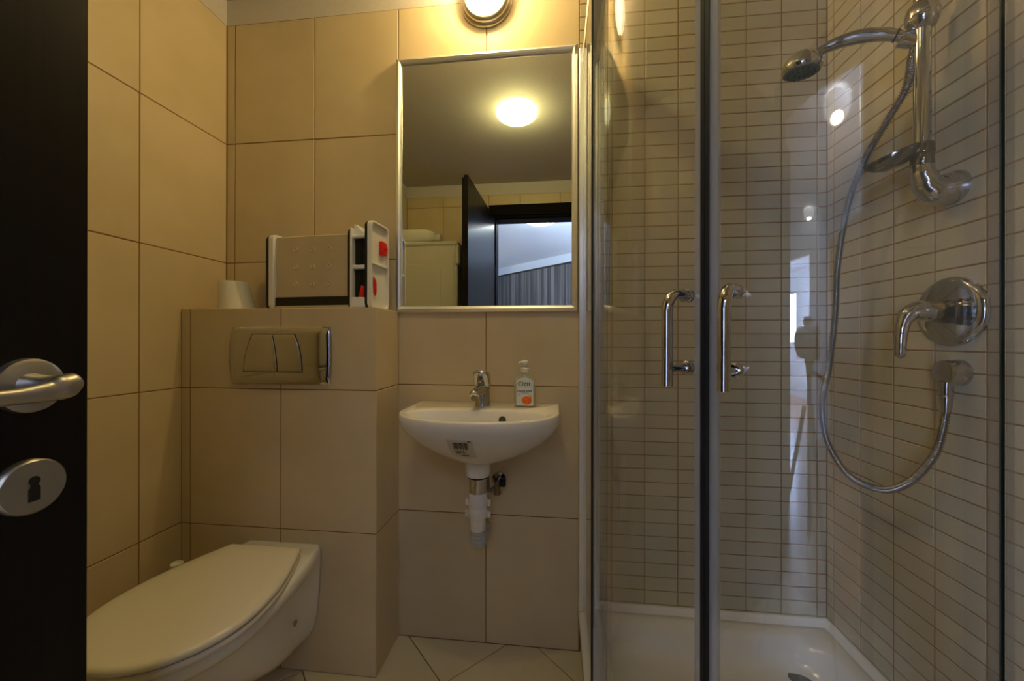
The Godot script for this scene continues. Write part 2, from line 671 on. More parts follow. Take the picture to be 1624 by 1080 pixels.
func build_hall() -> void:
	var z0 := ZF + 0.12
	var hc := 2.417
	var st := mb()
	bx(st, Vector3(-4.6, -0.12, z0), Vector3(2.6, 0.0, 8.3))
	struct("floor_hall", st, M.parquet)
	st = mb()
	bx(st, Vector3(-4.6, hc, z0 - 0.12), Vector3(2.6, hc + 0.12, 8.3))
	bx(st, Vector3(-4.6, CEIL + 0.1, ZF), Vector3(2.6, hc + 0.12, z0))
	struct("ceiling_hall", st, M.wall_white)
	# side of the bathroom wall that faces the hall
	st = mb()
	bx(st, Vector3(XR + 0.2, -0.1, ZF), Vector3(1.69, hc, z0))
	bx(st, Vector3(2.35, -0.1, ZF), Vector3(2.6, hc, z0))
	bx(st, Vector3(1.69, -0.1, ZF), Vector3(2.35, 0.98, z0))
	bx(st, Vector3(1.69, 2.18, ZF), Vector3(2.35, hc, z0))
	bx(st, Vector3(-2.6, -0.1, ZF), Vector3(XL - 0.2, hc, z0))
	struct("wall_hall_near", st, M.wall_white)
	window("window_2", Vector3(2.02, 1.58, ZF + 0.05), 0.66, 1.2, 0.0)
	# left end of the hall, and the wall with the doorway to the far room
	st = mb()
	bx(st, Vector3(-2.7, -0.1, z0), Vector3(-2.5, hc, 5.0))
	struct("wall_hall_left", st, M.wall_white)
	st = mb()
	bx(st, Vector3(-4.6, -0.1, 5.0), Vector3(-1.9, hc, 5.12))
	bx(st, Vector3(-1.9, 2.03, 5.0), Vector3(-1.04, hc, 5.12))
	bx(st, Vector3(-1.04, -0.1, 5.0), Vector3(-0.70, hc, 5.12))
	struct("wall_hall_far", st, M.wall_white)
	st = mb()
	bx(st, Vector3(2.4, -0.1, z0), Vector3(2.6, hc, 3.8))
	struct("wall_hall_right", st, M.wall_white)
	# the far room
	st = mb()
	bx(st, Vector3(-4.6, -0.1, 5.12), Vector3(-4.4, hc, 8.3))
	struct("wall_far_left", st, M.wall_white)
	st = mb()
	bx(st, Vector3(-0.82, -0.1, 5.12), Vector3(-0.70, hc, 6.25))
	bx(st, Vector3(-0.82, -0.1, 7.25), Vector3(-0.70, hc, 8.3))
	bx(st, Vector3(-0.82, -0.1, 6.25), Vector3(-0.70, 0.98, 7.25))
	bx(st, Vector3(-0.82, 2.02, 6.25), Vector3(-0.70, hc, 7.25))
	struct("wall_far_right", st, M.wall_white)
	st = mb()
	bx(st, Vector3(-4.6, -0.1, 8.1), Vector3(-4.22, hc, 8.3))
	bx(st, Vector3(-3.22, -0.1, 8.1), Vector3(-0.70, hc, 8.3))
	bx(st, Vector3(-4.22, -0.1, 8.1), Vector3(-3.22, 0.98, 8.3))
	bx(st, Vector3(-4.22, 2.02, 8.1), Vector3(-3.22, hc, 8.3))
	struct("wall_far_back", st, M.wall_white)
	window("window_3", Vector3(-0.76, 1.5, 6.75), 1.0, 1.04, -PI / 2)
	window("window_1", Vector3(-3.72, 1.5, 8.17), 1.0, 1.04, PI)

	# grey wood wardrobe along the slanting far side of the hall, and the plaster above it
	var p0 := Vector3(-0.66, 0, 6.01)
	var dir := Vector3(1.401, 0, -1.26).normalized()
	var len := 3.72
	var nrm := Vector3(dir.z, 0, -dir.x)   # towards the bathroom
	if nrm.z > 0:
		nrm = -nrm
	var turn := atan2(-dir.z, dir.x)
	st = mb()
	var wb := Basis(Vector3.UP, turn)
	box(st, Transform3D(wb, p0 + dir * len * 0.5 - nrm * 0.35 + Vector3.UP * hc * 0.5), Vector3(len + 0.9, hc, 0.1))
	box(st, Transform3D(wb, p0 + dir * len * 0.5 - nrm * 0.15 + Vector3.UP * 2.352), Vector3(len, 0.13, 0.30))
	struct("wall_hall_slant", st, M.wall_white)
	var wr := thing("wardrobe", "long grey wood wardrobe with upright panels, reflected in the mirror beyond the doorway", "wardrobe", p0 + dir * len, turn + PI)
	st = mb()
	bx(st, Vector3(0, 0, -0.28), Vector3(len, 2.27, -0.02))
	part("carcass", st, M.darkwood, wr)
	st = mb()
	bx(st, Vector3(0, 2.262, -0.02), Vector3(len, 2.286, 0.008), 0.002)
	part("cornice", st, M.darkwood, wr)
	var x := 0.10
	var wi := [0.36, 0.33, 0.34, 0.36, 0.34, 0.36, 0.34, 0.36, 0.34, 0.36, 0.34, 0.3]
	for k in wi.size():
		if x + wi[k] > len:
			break
		st = mb()
		box(st, at(x + wi[k] * 0.5, 1.16, -0.008), Vector3(wi[k] - 0.010, 2.20, 0.022), 0.002)
		part("panel", st, M.greywood, wr)
		x += wi[k]

	var c := thing("closet", "dark brown closet in the hall left of the bathroom doorway", "closet", Vector3(-1.075, 0, z0 + 0.56))
	st = mb()
	bx(st, Vector3(-0.5, 0, -0.55), Vector3(0.53, hc - 0.01, 0.54))
	part("carcass", st, M.darkwood, c)
	for s in [-1, 1]:
		st = mb()
		box(st, at(0.532, 1.15, 0.27 * s), Vector3(0.02, 2.2, 0.52), 0.002)
		part("closet_door", st, M.darkwood, c)


func window(called: String, at_: Vector3, w: float, h: float, turn: float) -> void:
	var o := Node3D.new()
	o.name = called
	add_child(o)
	o.position = at_
	o.rotation.y = turn
	o.set_meta("kind", "structure")
	var st := mb()
	for s in [-1, 1]:
		box(st, at(s * (w * 0.5 - 0.03), 0, 0), Vector3(0.06, h, 0.06), 0.004)
		box(st, at(0, s * (h * 0.5 - 0.03), 0), Vector3(w - 0.12, 0.06, 0.06), 0.004)
	part("window_frame", st, M.white, o)
	st = mb()
	bx(st, Vector3(-w * 0.5 + 0.05, -h * 0.5 + 0.05, -0.003), Vector3(w * 0.5 - 0.05, h * 0.5 - 0.05, 0.003))
	part("pane", st, M.glass, o)


func build_ledge() -> void:
	# boxed-in cistern: a tiled ledge on the back wall
	var g := 0.0012
	var x1 := 0.005
	var st := mb()
	bx(st, Vector3(XL, 0, -0.004), Vector3(x1 - g, LEDGE_Y - g, LEDGE_Z - g))
	var l := struct("wall_ledge", st, M.grout)
	var rows := [0.0, TH, TH * 2, LEDGE_Y - 0.0001]
	tiles(l, Vector3(0, 0, LEDGE_Z), Vector3.RIGHT, [XL, -0.6432, -0.3182, x1 + 0.0015], rows, 0.003, "tile")
	tiles(l, Vector3(x1, 0, LEDGE_Z - 0.005), Vector3(0, 0, -1), [-0.001, LEDGE_Z - 0.005], rows, 0.003, "tile")
	for e in [[XL, -0.6432], [-0.6432, -0.3182], [-0.3182, x1 - 0.005]]:
		var w: float = e[1] - e[0] - 0.003
		var m := tile_mesh(w, LEDGE_Z - 0.008)
		var p := put("tile", m, M.tile1, l)
		p.transform = Transform3D(Basis(Vector3.RIGHT, -PI / 2), Vector3((e[0] + e[1]) * 0.5, LEDGE_Y, (LEDGE_Z - 0.006) * 0.5))


func build_door() -> void:
	# dark frame round the doorway
	var st := mb()
	var fr := Node3D.new()
	fr.name = "trim_1"
	add_child(fr)
	fr.set_meta("kind", "structure")
	fr.set_meta("label", "dark wood frame round the bathroom doorway")
	bx(st, Vector3(0.02, 2.053, ZF - 0.014), Vector3(0.95, 2.165, ZF + 0.004), 0.004)
	bx(st, Vector3(0.02, 2.07, ZF - 0.026), Vector3(0.95, 2.10, ZF - 0.012), 0.006)
	part("head_casing", st, M.frame_wood, fr)
	for s in [0, 1]:
		st = mb()
		if s == 0:
			bx(st, Vector3(0.0, 0.0, ZF - 0.014), Vector3(0.074, 2.053, ZF + 0.004), 0.003)
		else:
			bx(st, Vector3(0.874, 0.0, ZF - 0.014), Vector3(0.95, 2.053, ZF + 0.004), 0.003)
		part("side_casing", st, M.frame_wood, fr)
	st = mb()
	bx(st, Vector3(0.06, 0, ZF + 0.0), Vector3(0.080, 2.053, ZF + 0.125))
	bx(st, Vector3(0.868, 0, ZF + 0.0), Vector3(0.888, 2.053, ZF + 0.125))
	bx(st, Vector3(0.06, 2.047, ZF + 0.0), Vector3(0.888, 2.062, ZF + 0.125))
	part("jamb", st, M.frame_wood, fr)

	# the open leaf: hinged at (0.07, 1.78), free edge at (0.04, 0.95)
	var d := Node3D.new()
	d.name = "door_1"
	add_child(d)
	d.set_meta("kind", "structure")
	d.set_meta("label", "dark brown wooden bathroom door standing open into the room")
	d.position = Vector3(0.0405, 0, 0.95)
	d.rotation.y = atan2(0.03, 0.83)   # local z runs from the free edge to the hinge, local +x faces the room
	st = mb()
	bx(st, Vector3(-0.027, 0.012, 0.0), Vector3(0, 2.055, 0.834), 0.0015)
	part("leaf", st, M.wenge, d)
	st = mb()
	bx(st, Vector3(-0.041, 0.012, 0.013), Vector3(-0.027, 2.045, 0.815), 0.001)
	part("rebate", st, M.wenge, d)
	var face := Basis(Vector3(0, 0, -1), Vector3(1, 0, 0), Vector3(0, -1, 0))   # y axis out of the leaf
	st = mb()
	lathe(st, [Vector2(0, 0.008), Vector2(0.0235, 0.008), Vector2(0.0262, 0.0065), Vector2(0.0272, 0.003), Vector2(0.0272, 0.0)], 48, Transform3D(face, Vector3(0, 1.012, 0.052)))
	part("rosette", st, M.satin, d)
	st = mb()
	lathe(st, [Vector2(0.0, 0.05), Vector2(0.0095, 0.049), Vector2(0.0098, 0.02), Vector2(0.0115, 0.008)], 24, Transform3D(face, Vector3(0, 1.013, 0.054)))
	# lever: a swept bar, thick and rounded over the neck, slimmer towards its end
	tube(st, curve([Vector3(0.052, 1.0135, 0.0525), Vector3(0.053, 1.0135, 0.0545), Vector3(0.054, 1.0135, 0.0585), Vector3(0.055, 1.012, 0.066), Vector3(0.055, 1.0095, 0.077), Vector3(0.055, 1.008, 0.098), Vector3(0.054, 1.008, 0.128), Vector3(0.052, 1.009, 0.160), Vector3(0.050, 1.009, 0.165)], 6), ramp([0.003, 0.0098, 0.0128, 0.0128, 0.0098, 0.0078, 0.0074, 0.0074, 0.002], 6), 24, 0.85)
	part("lever_handle", st, M.satin, d)
	st = mb()
	var plate := PackedVector2Array()
	for k in 48:
		plate.append(Vector2(cos(TAU * k / 48), sin(TAU * k / 48)) * 0.0272)
	prism(st, plate, 0.008, 0.002, Transform3D(Basis(Vector3(0, 0, -1), Vector3.UP, Vector3(1, 0, 0)), Vector3(0, 0.912, 0.0515)), true)
	var esc := part("keyhole_plate", st, M.satin, d)
	st = mb()
	var key := PackedVector2Array()
	for k in 15:
		var a := lerpf(-0.9, PI + 0.9, k / 14.0)
		key.append(Vector2(cos(a) * 0.0045, 0.006 + sin(a) * 0.0045))
	key.append_array(PackedVector2Array([Vector2(-0.0035, -0.001), Vector2(-0.0045, -0.0015), Vector2(-0.0045, -0.014), Vector2(0.0045, -0.014), Vector2(0.0045, -0.0015), Vector2(0.0035, -0.001)]))
	prism(st, key, 0.0006, 0.0, Transform3D(Basis(Vector3(0, 0, -1), Vector3.UP, Vector3(1, 0, 0)), Vector3(0.0079, 0.912, 0.0515)))
	part("keyhole", st, M.rubber, esc)


func ramp(v: Array, n: int) -> Array:
	var out := []
	for i in v.size() - 1:
		for k in n:
			out.append(lerpf(v[i], v[i + 1], smoothstep(0.0, 1.0, float(k) / n)))
	out.append(v[v.size() - 1])
	return out


# ------------------------------------------------------------------ lamps
func lamp_light(called: String, at_: Vector3, c: Color, e: float, size: float) -> void:
	var l := OmniLight3D.new()
	l.name = called
	l.light_color = c
	l.light_energy = e
	l.light_size = size
	l.omni_range = 12.0
	l.omni_attenuation = 2.0
	l.shadow_enabled = true
	add_child(l)
	l.position = at_


func wall_lamp() -> void:
	var o := thing("wall_lamp", "round metal wall lamp with a glowing opal glass above the mirror", "lamp", Vector3(0.322, 2.24, 0.0))
	var t := Transform3D(Basis(Vector3.RIGHT, PI / 2), Vector3.ZERO)
	var st := mb()
	lathe(st, [Vector2(0.0, 0.0), Vector2(0.089, 0.0), Vector2(0.091, 0.004), Vector2(0.090, 0.010), Vector2(0.084, 0.015), Vector2(0.0815, 0.016), Vector2(0.0815, 0.020), Vector2(0.076, 0.027), Vector2(0.071, 0.029), Vector2(0.069, 0.027), Vector2(0.0, 0.024)], 64, t)
	part("lamp_base", st, M.lamp_metal, o)
	st = mb()
	lathe(st, [Vector2(0.066, 0.026), Vector2(0.066, 0.042), Vector2(0.062, 0.062), Vector2(0.052, 0.078), Vector2(0.038, 0.089), Vector2(0.020, 0.095), Vector2(0.0, 0.097)], 48, t)
	part("lamp_glass", st, M.opal_warm, o)
	lamp_light("wall_lamp_light", Vector3(0.322, 2.24, 0.072), lin(1.0, 0.71, 0.29), 0.24, 0.02)


func dome_lamp(called: String, label: String, c: Vector3, r: float, drop: float, m: Material, color: Color, e: float, core: Material = null) -> void:
	var o := thing(called, label, "lamp", c)
	var st := mb()
	lathe(st, [Vector2(0.0, -0.016), Vector2(r * 0.78, -0.016), Vector2(r * 0.80, -0.012), Vector2(r * 0.80, 0.0), Vector2(0, 0.0)], 48)
	part("lamp_base", st, M.white, o)
	st = mb()
	var prof := []
	for k in 17:
		var a := PI * 0.5 * k / 16.0
		prof.append(Vector2(r * sin(a), -drop * cos(a) - 0.018))
	prof.append(Vector2(r * 0.97, -0.015))
	if core:
		lathe(st, prof.slice(5), 48)
		part("lamp_glass", st, m, o)
		st = mb()
		lathe(st, prof.slice(0, 6), 48)
		part("lamp_glass_centre", st, core, o)
	else:
		lathe(st, prof, 48)
		part("lamp_glass", st, m, o)
	for k in (3 if core else 0):
		var a := TAU * k / 3.0 + 0.6
		st = mb()
		box(st, Transform3D(Basis(Vector3.UP, -a), Vector3(cos(a) * r * 0.99, -0.020, sin(a) * r * 0.99)), Vector3(0.012, 0.022, 0.014), 0.003)
		part("clip", st, M.chrome, o)
	lamp_light(called + "_light", c + Vector3(0, -0.016 - drop * 0.62, 0), color, e, 0.018)


func ceiling_lamps() -> void:
	dome_lamp("ceiling_lamp", "glowing opal glass dome on the bathroom ceiling, reflected in the mirror", Vector3(0.348, CEIL, 0.824), 0.118, 0.042, M.opal_yellow, lin(1.0, 0.86, 0.34), 0.175)
	dome_lamp("hall_ceiling_lamp", "white glass dome lamp on the hall ceiling, just under the door frame in the mirror", Vector3(0.40, 2.417, 2.86), 0.20, 0.085, M.opal_cool, lin(0.66, 0.81, 1.0), 0.55, M.opal_hot)
	dome_lamp("hall_ceiling_lamp", "smaller white glass dome lamp at the far end of the hall ceiling", Vector3(-0.92, 2.417, 4.70), 0.16, 0.08, M.opal_cool, lin(0.8, 0.9, 1.0), 0.2, M.opal_hot)


# ------------------------------------------------------------------ toilet corner
func table(tab: Array, x: float) -> float:
	if x <= tab[0].x:
		return tab[0].y
	for i in tab.size() - 1:
		var a: Vector2 = tab[i]
		var b: Vector2 = tab[i + 1]
		if x <= b.x:
			var p: Vector2 = tab[maxi(i - 1, 0)]
			var q: Vector2 = tab[mini(i + 2, tab.size() - 1)]
			return cubic_interpolate_in_time(a.y, b.y, p.y, q.y, (x - a.x) / (b.x - a.x), b.x - a.x, p.x - a.x if p.x != a.x else -(b.x - a.x), q.x - a.x if q.x != b.x else 2 * (b.x - a.x))
	return tab[tab.size() - 1].y


# closed outline of a bowl or lid seen from above: flat back of half width hb, widest hw, rounded front
func bowl_ring(cx: float, y: float, zb: float, hb: float, zw: float, hw: float, zf: float, n := 22, grow := 0.0) -> PackedVector3Array:
	var right := []
	for k in 6:
		right.append(Vector2(hb * k / 6.0, zb - grow))
	for k in n:
		var t := float(k) / n
		right.append(Vector2(lerpf(hb, hw, sin(t * PI * 0.5)) + grow, lerpf(zb - grow, zw, t)))
	for k in n:
		var a := PI * 0.5 * k / n
		right.append(Vector2((hw + grow) * pow(cos(a), 0.92), zw + (zf + grow - zw) * sin(a)))
	var out := PackedVector3Array()
	for p in right:
		out.append(Vector3(cx + p.x, y, p.y))
	out.append(Vector3(cx, y, zf + grow))
	for k in range(right.size() - 1, 0, -1):
		out.append(Vector3(cx - right[k].x, y, right[k].y))
	out.reverse()   # anticlockwise seen from above
	return out


func toilet() -> void:
	var o := thing("toilet", "white wall-hung toilet with its lid closed below the flush plate", "toilet", Vector3(-0.305, 0, LEDGE_Z))
	var z := -LEDGE_Z
	var st := mb()
	var rings := []
	for e in [[0.085, 0.045, 0.20, 0.040, 0.265], [0.092, 0.066, 0.22, 0.058, 0.30], [0.115, 0.088, 0.25, 0.078, 0.36], [0.15, 0.106, 0.28, 0.095, 0.42], [0.20, 0.117, 0.33, 0.106, 0.495], [0.26, 0.122, 0.39, 0.120, 0.575], [0.31, 0.125, 0.44, 0.135, 0.63], [0.345, 0.127, 0.47, 0.149, 0.658], [0.358, 0.128, 0.48, 0.158, 0.670], [0.368, 0.128, 0.485, 0.170, 0.682], [0.385, 0.128, 0.49, 0.177, 0.689], [0.398, 0.127, 0.49, 0.176, 0.688], [0.405, 0.123, 0.49, 0.172, 0.683], [0.407, 0.116, 0.49, 0.164, 0.674]]:
		rings.append(bowl_ring(0, e[0], 0.0, e[1], e[2] + z, e[3], e[4] + z))
	loft(st, rings)
	part("bowl", st, M.ceramic, o)
	for s in [-1, 1]:
		st = mb()
		lathe(st, [Vector2(0, 0.002), Vector2(0.007, 0.0015), Vector2(0.009, 0.0)], 20, Transform3D(along(Vector3(s, 0, 0)), Vector3(s * 0.125, 0.245, 0.12)))
		part("bolt_cap", st, M.chrome, o)
	st = mb()
	rings = []
	for e in [[0.4085, -0.004], [0.411, 0.0], [0.421, 0.0], [0.424, -0.003]]:
		rings.append(bowl_ring(0.004, e[0], 0.262 + z, 0.112, 0.52 + z, 0.183, 0.700 + z, 22, e[1]))
	loft(st, rings)
	part("seat", st, M.seat, o)
	st = mb()
	rings = []
	for e in [[0.4265, -0.004], [0.429, 0.0], [0.437, 0.001], [0.442, -0.003], [0.4445, -0.010]]:
		rings.append(bowl_ring(0.004, e[0], 0.262 + z, 0.112, 0.52 + z, 0.184, 0.703 + z, 22, e[1]))
	for e in [[0.4455, 0.85], [0.4462, 0.5], [0.4464, 0.2]]:
		var ring := PackedVector3Array()
		for p in rings[4]:
			ring.append(Vector3(0.004 + (p.x - 0.004) * e[1], e[0], 0.50 + z + (p.z - 0.50 - z) * e[1]))
		rings.append(ring)
	loft(st, rings)
	part("lid", st, M.seat, o)
	for s in [-1, 1]:
		st = mb()
		lathe(st, [Vector2(0, 0.052), Vector2(0.010, 0.052), Vector2(0.012, 0.05), Vector2(0.012, 0.002), Vector2(0.010, 0), Vector2(0, 0)], 20, Transform3D(along(Vector3(1, 0, 0)), Vector3(s * 0.075 - 0.026, 0.421, 0.268 + z)))
		part("hinge", st, M.seat, o)


func flush_plate() -> void:
	var o := thing("flush_plate", "polished chrome dual flush plate on the ledge above the toilet", "flush plate", Vector3(-0.317, 1.009, LEDGE_Z))
	var hw := 0.172
	var hh := 0.091
	# face gently domed, so are the two buttons
	var dome := func(x: float, y: float) -> float: return 0.0085 + 0.0075 * (1.0 - pow(x / hw, 2.0)) + 0.002 * (1.0 - pow(y / hh, 2.0))
	var patch := func(y0: float, y1: float, left: Array, right: Array, lift: float, edge: float) -> SurfaceTool:
		# between two side curves, each given as (x at bottom, x at middle, x at top)
		var s := mb()
		var nx := 14
		var ny := 10
		var side := func(c: Array, t: float) -> float: return c[0] * (1 - t) * (1 - 2 * t) + c[1] * 4 * t * (1 - t) + c[2] * t * (2 * t - 1)
		var pt := func(i: int, j: int) -> Vector3:
			var u := clampf((i - 1) / float(nx - 2), 0.0, 1.0)
			var t := clampf((j - 1) / float(ny - 2), 0.0, 1.0)
			var rim := i == 0 or i == nx or j == 0 or j == ny
			var x := lerpf(side.call(left, t), side.call(right, t), u)
			var y := lerpf(y0, y1, t)
			var c := Vector2((side.call(left, 0.5) + side.call(right, 0.5)) * 0.5, (y0 + y1) * 0.5)
			if not rim:
				x -= signf(x - c.x) * edge if i == 1 or i == nx - 1 else 0.0
				y -= signf(y - c.y) * edge if j == 1 or j == ny - 1 else 0.0
			return Vector3(x, y, dome.call(x, y) + (lift if not rim else lift - edge))
		smooth(s)
		for i in nx:
			for j in ny:
				quad(s, pt.call(i, j), pt.call(i + 1, j), pt.call(i + 1, j + 1), pt.call(i, j + 1))
		flat(s)
		for i in nx:
			for e in [0, ny]:
				var p: Vector3 = pt.call(i, e)
				var q: Vector3 = pt.call(i + 1, e)
				if e == 0:
					quad(s, Vector3(p.x, p.y, 0.0005), Vector3(q.x, q.y, 0.0005), q, p)
				else:
					quad(s, p, q, Vector3(q.x, q.y, 0.0005), Vector3(p.x, p.y, 0.0005))
		for j in ny:
			for e in [0, nx]:
				var p: Vector3 = pt.call(e, j)
				var q: Vector3 = pt.call(e, j + 1)
				if e == nx:
					quad(s, Vector3(p.x, p.y, 0.0005), Vector3(q.x, q.y, 0.0005), q, p)
				else:
					quad(s, p, q, Vector3(q.x, q.y, 0.0005), Vector3(p.x, p.y, 0.0005))
		return s
	part("plate", patch.call(-hh, hh, [-hw + 0.006, -hw - 0.006, -hw + 0.006], [hw - 0.002, hw + 0.004, hw - 0.002], 0.0, 0.0035), M.chrome, o)
	part("button_gap", patch.call(-0.053, 0.0695, [-0.122, -0.112, -0.090], [0.086, 0.080, 0.060], 0.0010, 0.0004), M.rubber, o)
	part("large_button", patch.call(-0.0505, 0.067, [-0.1195, -0.1095, -0.0875], [0.0005, -0.0055, -0.0185], 0.0022, 0.0008), M.chrome, o)
	part("small_button", patch.call(-0.0505, 0.067, [0.0035, -0.0025, -0.0155], [0.0835, 0.0775, 0.0575], 0.0022, 0.0008), M.chrome, o)


func toilet_brush() -> void:
	var o := thing("toilet_brush", "white toilet brush in its holder between the toilet and the left wall", "toilet brush", Vector3(-0.588, 0, 0.272))
	var st := mb()
	lathe(st, [Vector2(0, 0), Vector2(0.046, 0), Vector2(0.048, 0.004), Vector2(0.044, 0.10), Vector2(0.040, 0.135), Vector2(0.038, 0.135), Vector2(0.040, 0.10), Vector2(0.0, 0.098)], 32)
	part("holder", st, M.white_plastic, o)
	st = mb()
	lathe(st, [Vector2(0, 0.09), Vector2(0.030, 0.092), Vector2(0.030, 0.115), Vector2(0.009, 0.15), Vector2(0.0075, 0.345), Vector2(0.009, 0.36), Vector2(0.0165, 0.368), Vector2(0.0165, 0.375), Vector2(0.012, 0.379), Vector2(0, 0.380)], 24)
	part("handle", st, M.white_plastic, o)


func paper_roll() -> void:
	var o := thing("toilet_paper_roll", "white toilet paper roll standing on the ledge beside the left wall", "toilet paper", Vector3(-0.541, LEDGE_Y, 0.10))
	var st := mb()
	var rings := []
	# a slipped roll: its layers slide out to the right towards the bottom
	for k in 15:
		var t := k / 14.0
		var y := 0.001 + 0.098 * t
		var r := lerpf(0.058, 0.044, pow(t, 0.9)) + (0.0005 if k % 2 else 0.0)
		if k == 0 or k == 14:
			r -= 0.002
		var ring := PackedVector3Array()
		for i in 40:
			var a := TAU * i / 40.0
			ring.append(Vector3(lerpf(0.0, -0.014, t) + r * cos(a), y, -r * sin(a)))
		rings.append(ring)
	loft(st, rings)
	part("paper", st, M.paper, o)
	st = mb()
	lathe(st, [Vector2(0.0, 0.0995), Vector2(0.018, 0.0995), Vector2(0.020, 0.101), Vector2(0.0215, 0.1005), Vector2(0.0215, 0.098)], 24, at(-0.014, 0, 0))
	part("core", st, M.card, o)


func organizer() -> void:
	# local x runs along the case, local z out of its dimpled face
	var a := deg_to_rad(4.0)
	var o := thing("plastic_case", "white and black plastic case with a beige dimpled side, standing on the tiled ledge", "case", Vector3(-0.417, LEDGE_Y, 0.121), -a)
	var dep := 0.108
	var yz := Basis(Vector3(0, 0, -1), Vector3.UP, Vector3(1, 0, 0))   # outlines drawn in (-z, y), pushed along x
	var zc := -dep * 0.5
	var flange := func(x0: float, called: String, w: float, y0: float, h: float, d: float, m: Material, r := 0.018) -> void:
		var s := mb()
		prism(s, rounded(d, h, r, 5), w, minf(0.002, w * 0.3), Transform3D(yz, Vector3(x0, y0 + h * 0.5, -d * 0.5)))
		part(called, s, m, o)
	flange.call(0.0, "end_gasket", 0.011, 0.001, 0.252, dep + 0.01, M.black)
	flange.call(0.011, "end_cap", 0.018, 0.001, 0.256, dep + 0.008, M.white_plastic)
	var st := mb()
	bx(st, Vector3(0.029, 0.030, -dep + 0.01), Vector3(0.310, 0.248, -0.012), 0.003)
	part("beige_panel", st, M.beige, o)
	# dimples: shallow cups let into the beige face
	for i in 3:
		for j in 3:
			st = mb()
			lathe(st, [Vector2(0.0095, 0.0), Vector2(0.0072, 0.0026), Vector2(0.0048, 0.0010), Vector2(0.0, 0.0004)], 16, Transform3D(Basis(Vector3.RIGHT, PI / 2), Vector3(0.105 + i * 0.063 , 0.085 + j * 0.058, -0.0122)))
			part("dimple", st, M.beige, o)
	st = mb()
	bx(st, Vector3(0.029, 0.010, -dep + 0.012), Vector3(0.312, 0.042, -0.006), 0.003)
	part("black_base", st, M.black, o)
	st = mb()
	bx(st, Vector3(0.033, 0.001, -dep + 0.016), Vector3(0.31, 0.012, -0.004), 0.002)
	part("bottom_rail", st, M.beige, o)
	flange.call(0.308, "gasket", 0.010, 0.001, 0.263, dep + 0.014, M.black)
	# ribbed cassette between two white frames
	st = mb()
	bx(st, Vector3(0.318, 0.001, -dep), Vector3(0.324, 0.262, 0.006), 0.002)
	bx(st, Vector3(0.318, 0.001, -dep), Vector3(0.368, 0.036, 0.004), 0.004)
	bx(st, Vector3(0.318, 0.228, -dep), Vector3(0.368, 0.240, 0.000), 0.003)
	bx(st, Vector3(0.318, 0.128, -dep), Vector3(0.368, 0.142, -0.002), 0.003)
	prism(st, PackedVector2Array([Vector2(0.320, 0.240), Vector2(0.364, 0.240), Vector2(0.334, 0.274), Vector2(0.324, 0.276)]), 0.05, 0.002, at(0, 0, -0.06))
	part("white_frame", st, M.white_plastic, o)
	st = mb()
	for k in 6:
		bx(st, Vector3(0.326 + k * 0.007, 0.03, -dep + 0.005), Vector3(0.331 + k * 0.007, 0.23, -0.012), 0.001)
	part("ribs", st, M.black, o)
	flange.call(0.368, "tray_gasket", 0.009, 0.001, 0.284, dep + 0.014, M.black)
	# open tray on the end: a rim, a back and one shelf
	var d := dep + 0.006
	flange.call(0.377, "tray_back", 0.003, 0.001, 0.286, d, M.white_plastic)
	st = mb()
	var outer := rounded(d, 0.286, 0.018, 5)
	var inner := rounded(d - 0.010, 0.276, 0.014, 5)
	var t := Transform3D(yz, Vector3(0.380, 0.144, -d * 0.5))
	for k in outer.size():
		var j := (k + 1) % outer.size()
		var oa := outer[k]
		var ob := outer[j]
		var ia := inner[k]
		var ib := inner[j]
		quad(st, t * Vector3(oa.x, oa.y, 0.012), t * Vector3(ob.x, ob.y, 0.012), t * Vector3(ib.x, ib.y, 0.012), t * Vector3(ia.x, ia.y, 0.012))
		quad(st, t * Vector3(oa.x, oa.y, 0.0), t * Vector3(ob.x, ob.y, 0.0), t * Vector3(ob.x, ob.y, 0.012), t * Vector3(oa.x, oa.y, 0.012))
		quad(st, t * Vector3(ia.x, ia.y, 0.012), t * Vector3(ib.x, ib.y, 0.012), t * Vector3(ib.x, ib.y, 0.0), t * Vector3(ia.x, ia.y, 0.0))
	part("tray_rim", st, M.white_plastic, o)
	st = mb()
	prism(st, PackedVector2Array([Vector2(0.380, 0.150), Vector2(0.385, 0.153), Vector2(0.391, 0.150), Vector2(0.391, 0.146), Vector2(0.380, 0.146)]), d - 0.012, 0.0, at(0, 0, -d + 0.006))
	part("tray_shelf", st, M.white_plastic, o)
	var knob := thing("red_clip", "red plastic clip in the upper half of the open tray of the plastic case", "clip", o.transform * Vector3(0.381, 0.186, -d * 0.72), -a)
	st = mb()
	prism(st, PackedVector2Array([Vector2(-0.012, 0.0), Vector2(0.010, 0.0), Vector2(0.014, 0.012), Vector2(0.020, 0.022), Vector2(0.014, 0.040), Vector2(0.008, 0.046), Vector2(-0.016, 0.046), Vector2(-0.016, 0.010)]), 0.014, 0.003, Transform3D(yz, Vector3.ZERO))
	part("grip", st, M.red, knob)
	st = mb()
	lathe(st, [Vector2(0.0, 0.019), Vector2(0.005, 0.018), Vector2(0.006, 0.014), Vector2(0.006, 0.010)], 16, Transform3D(along(Vector3(1, 0, 0)), Vector3(0, 0.024, 0)))
	part("stud", st, M.red, knob)
	st = mb()
	tube(st, curve([Vector3(0, 0.0, 0.0), Vector3(0.001, 0.02, 0.002), Vector3(0.001, 0.045, 0.004), Vector3(0, 0.062, 0.010)], 5), ramp([0.002, 0.005, 0.005, 0.0015], 5), 10)
	var peg := part("red_peg", st, M.red, self)
	peg.position = o.transform * Vector3(0.384, 0.044, -0.036)
	peg.rotation.y = -a
	tag(peg, "thin red plastic peg in the lower half of the open tray of the plastic case", "peg")
	st = mb()
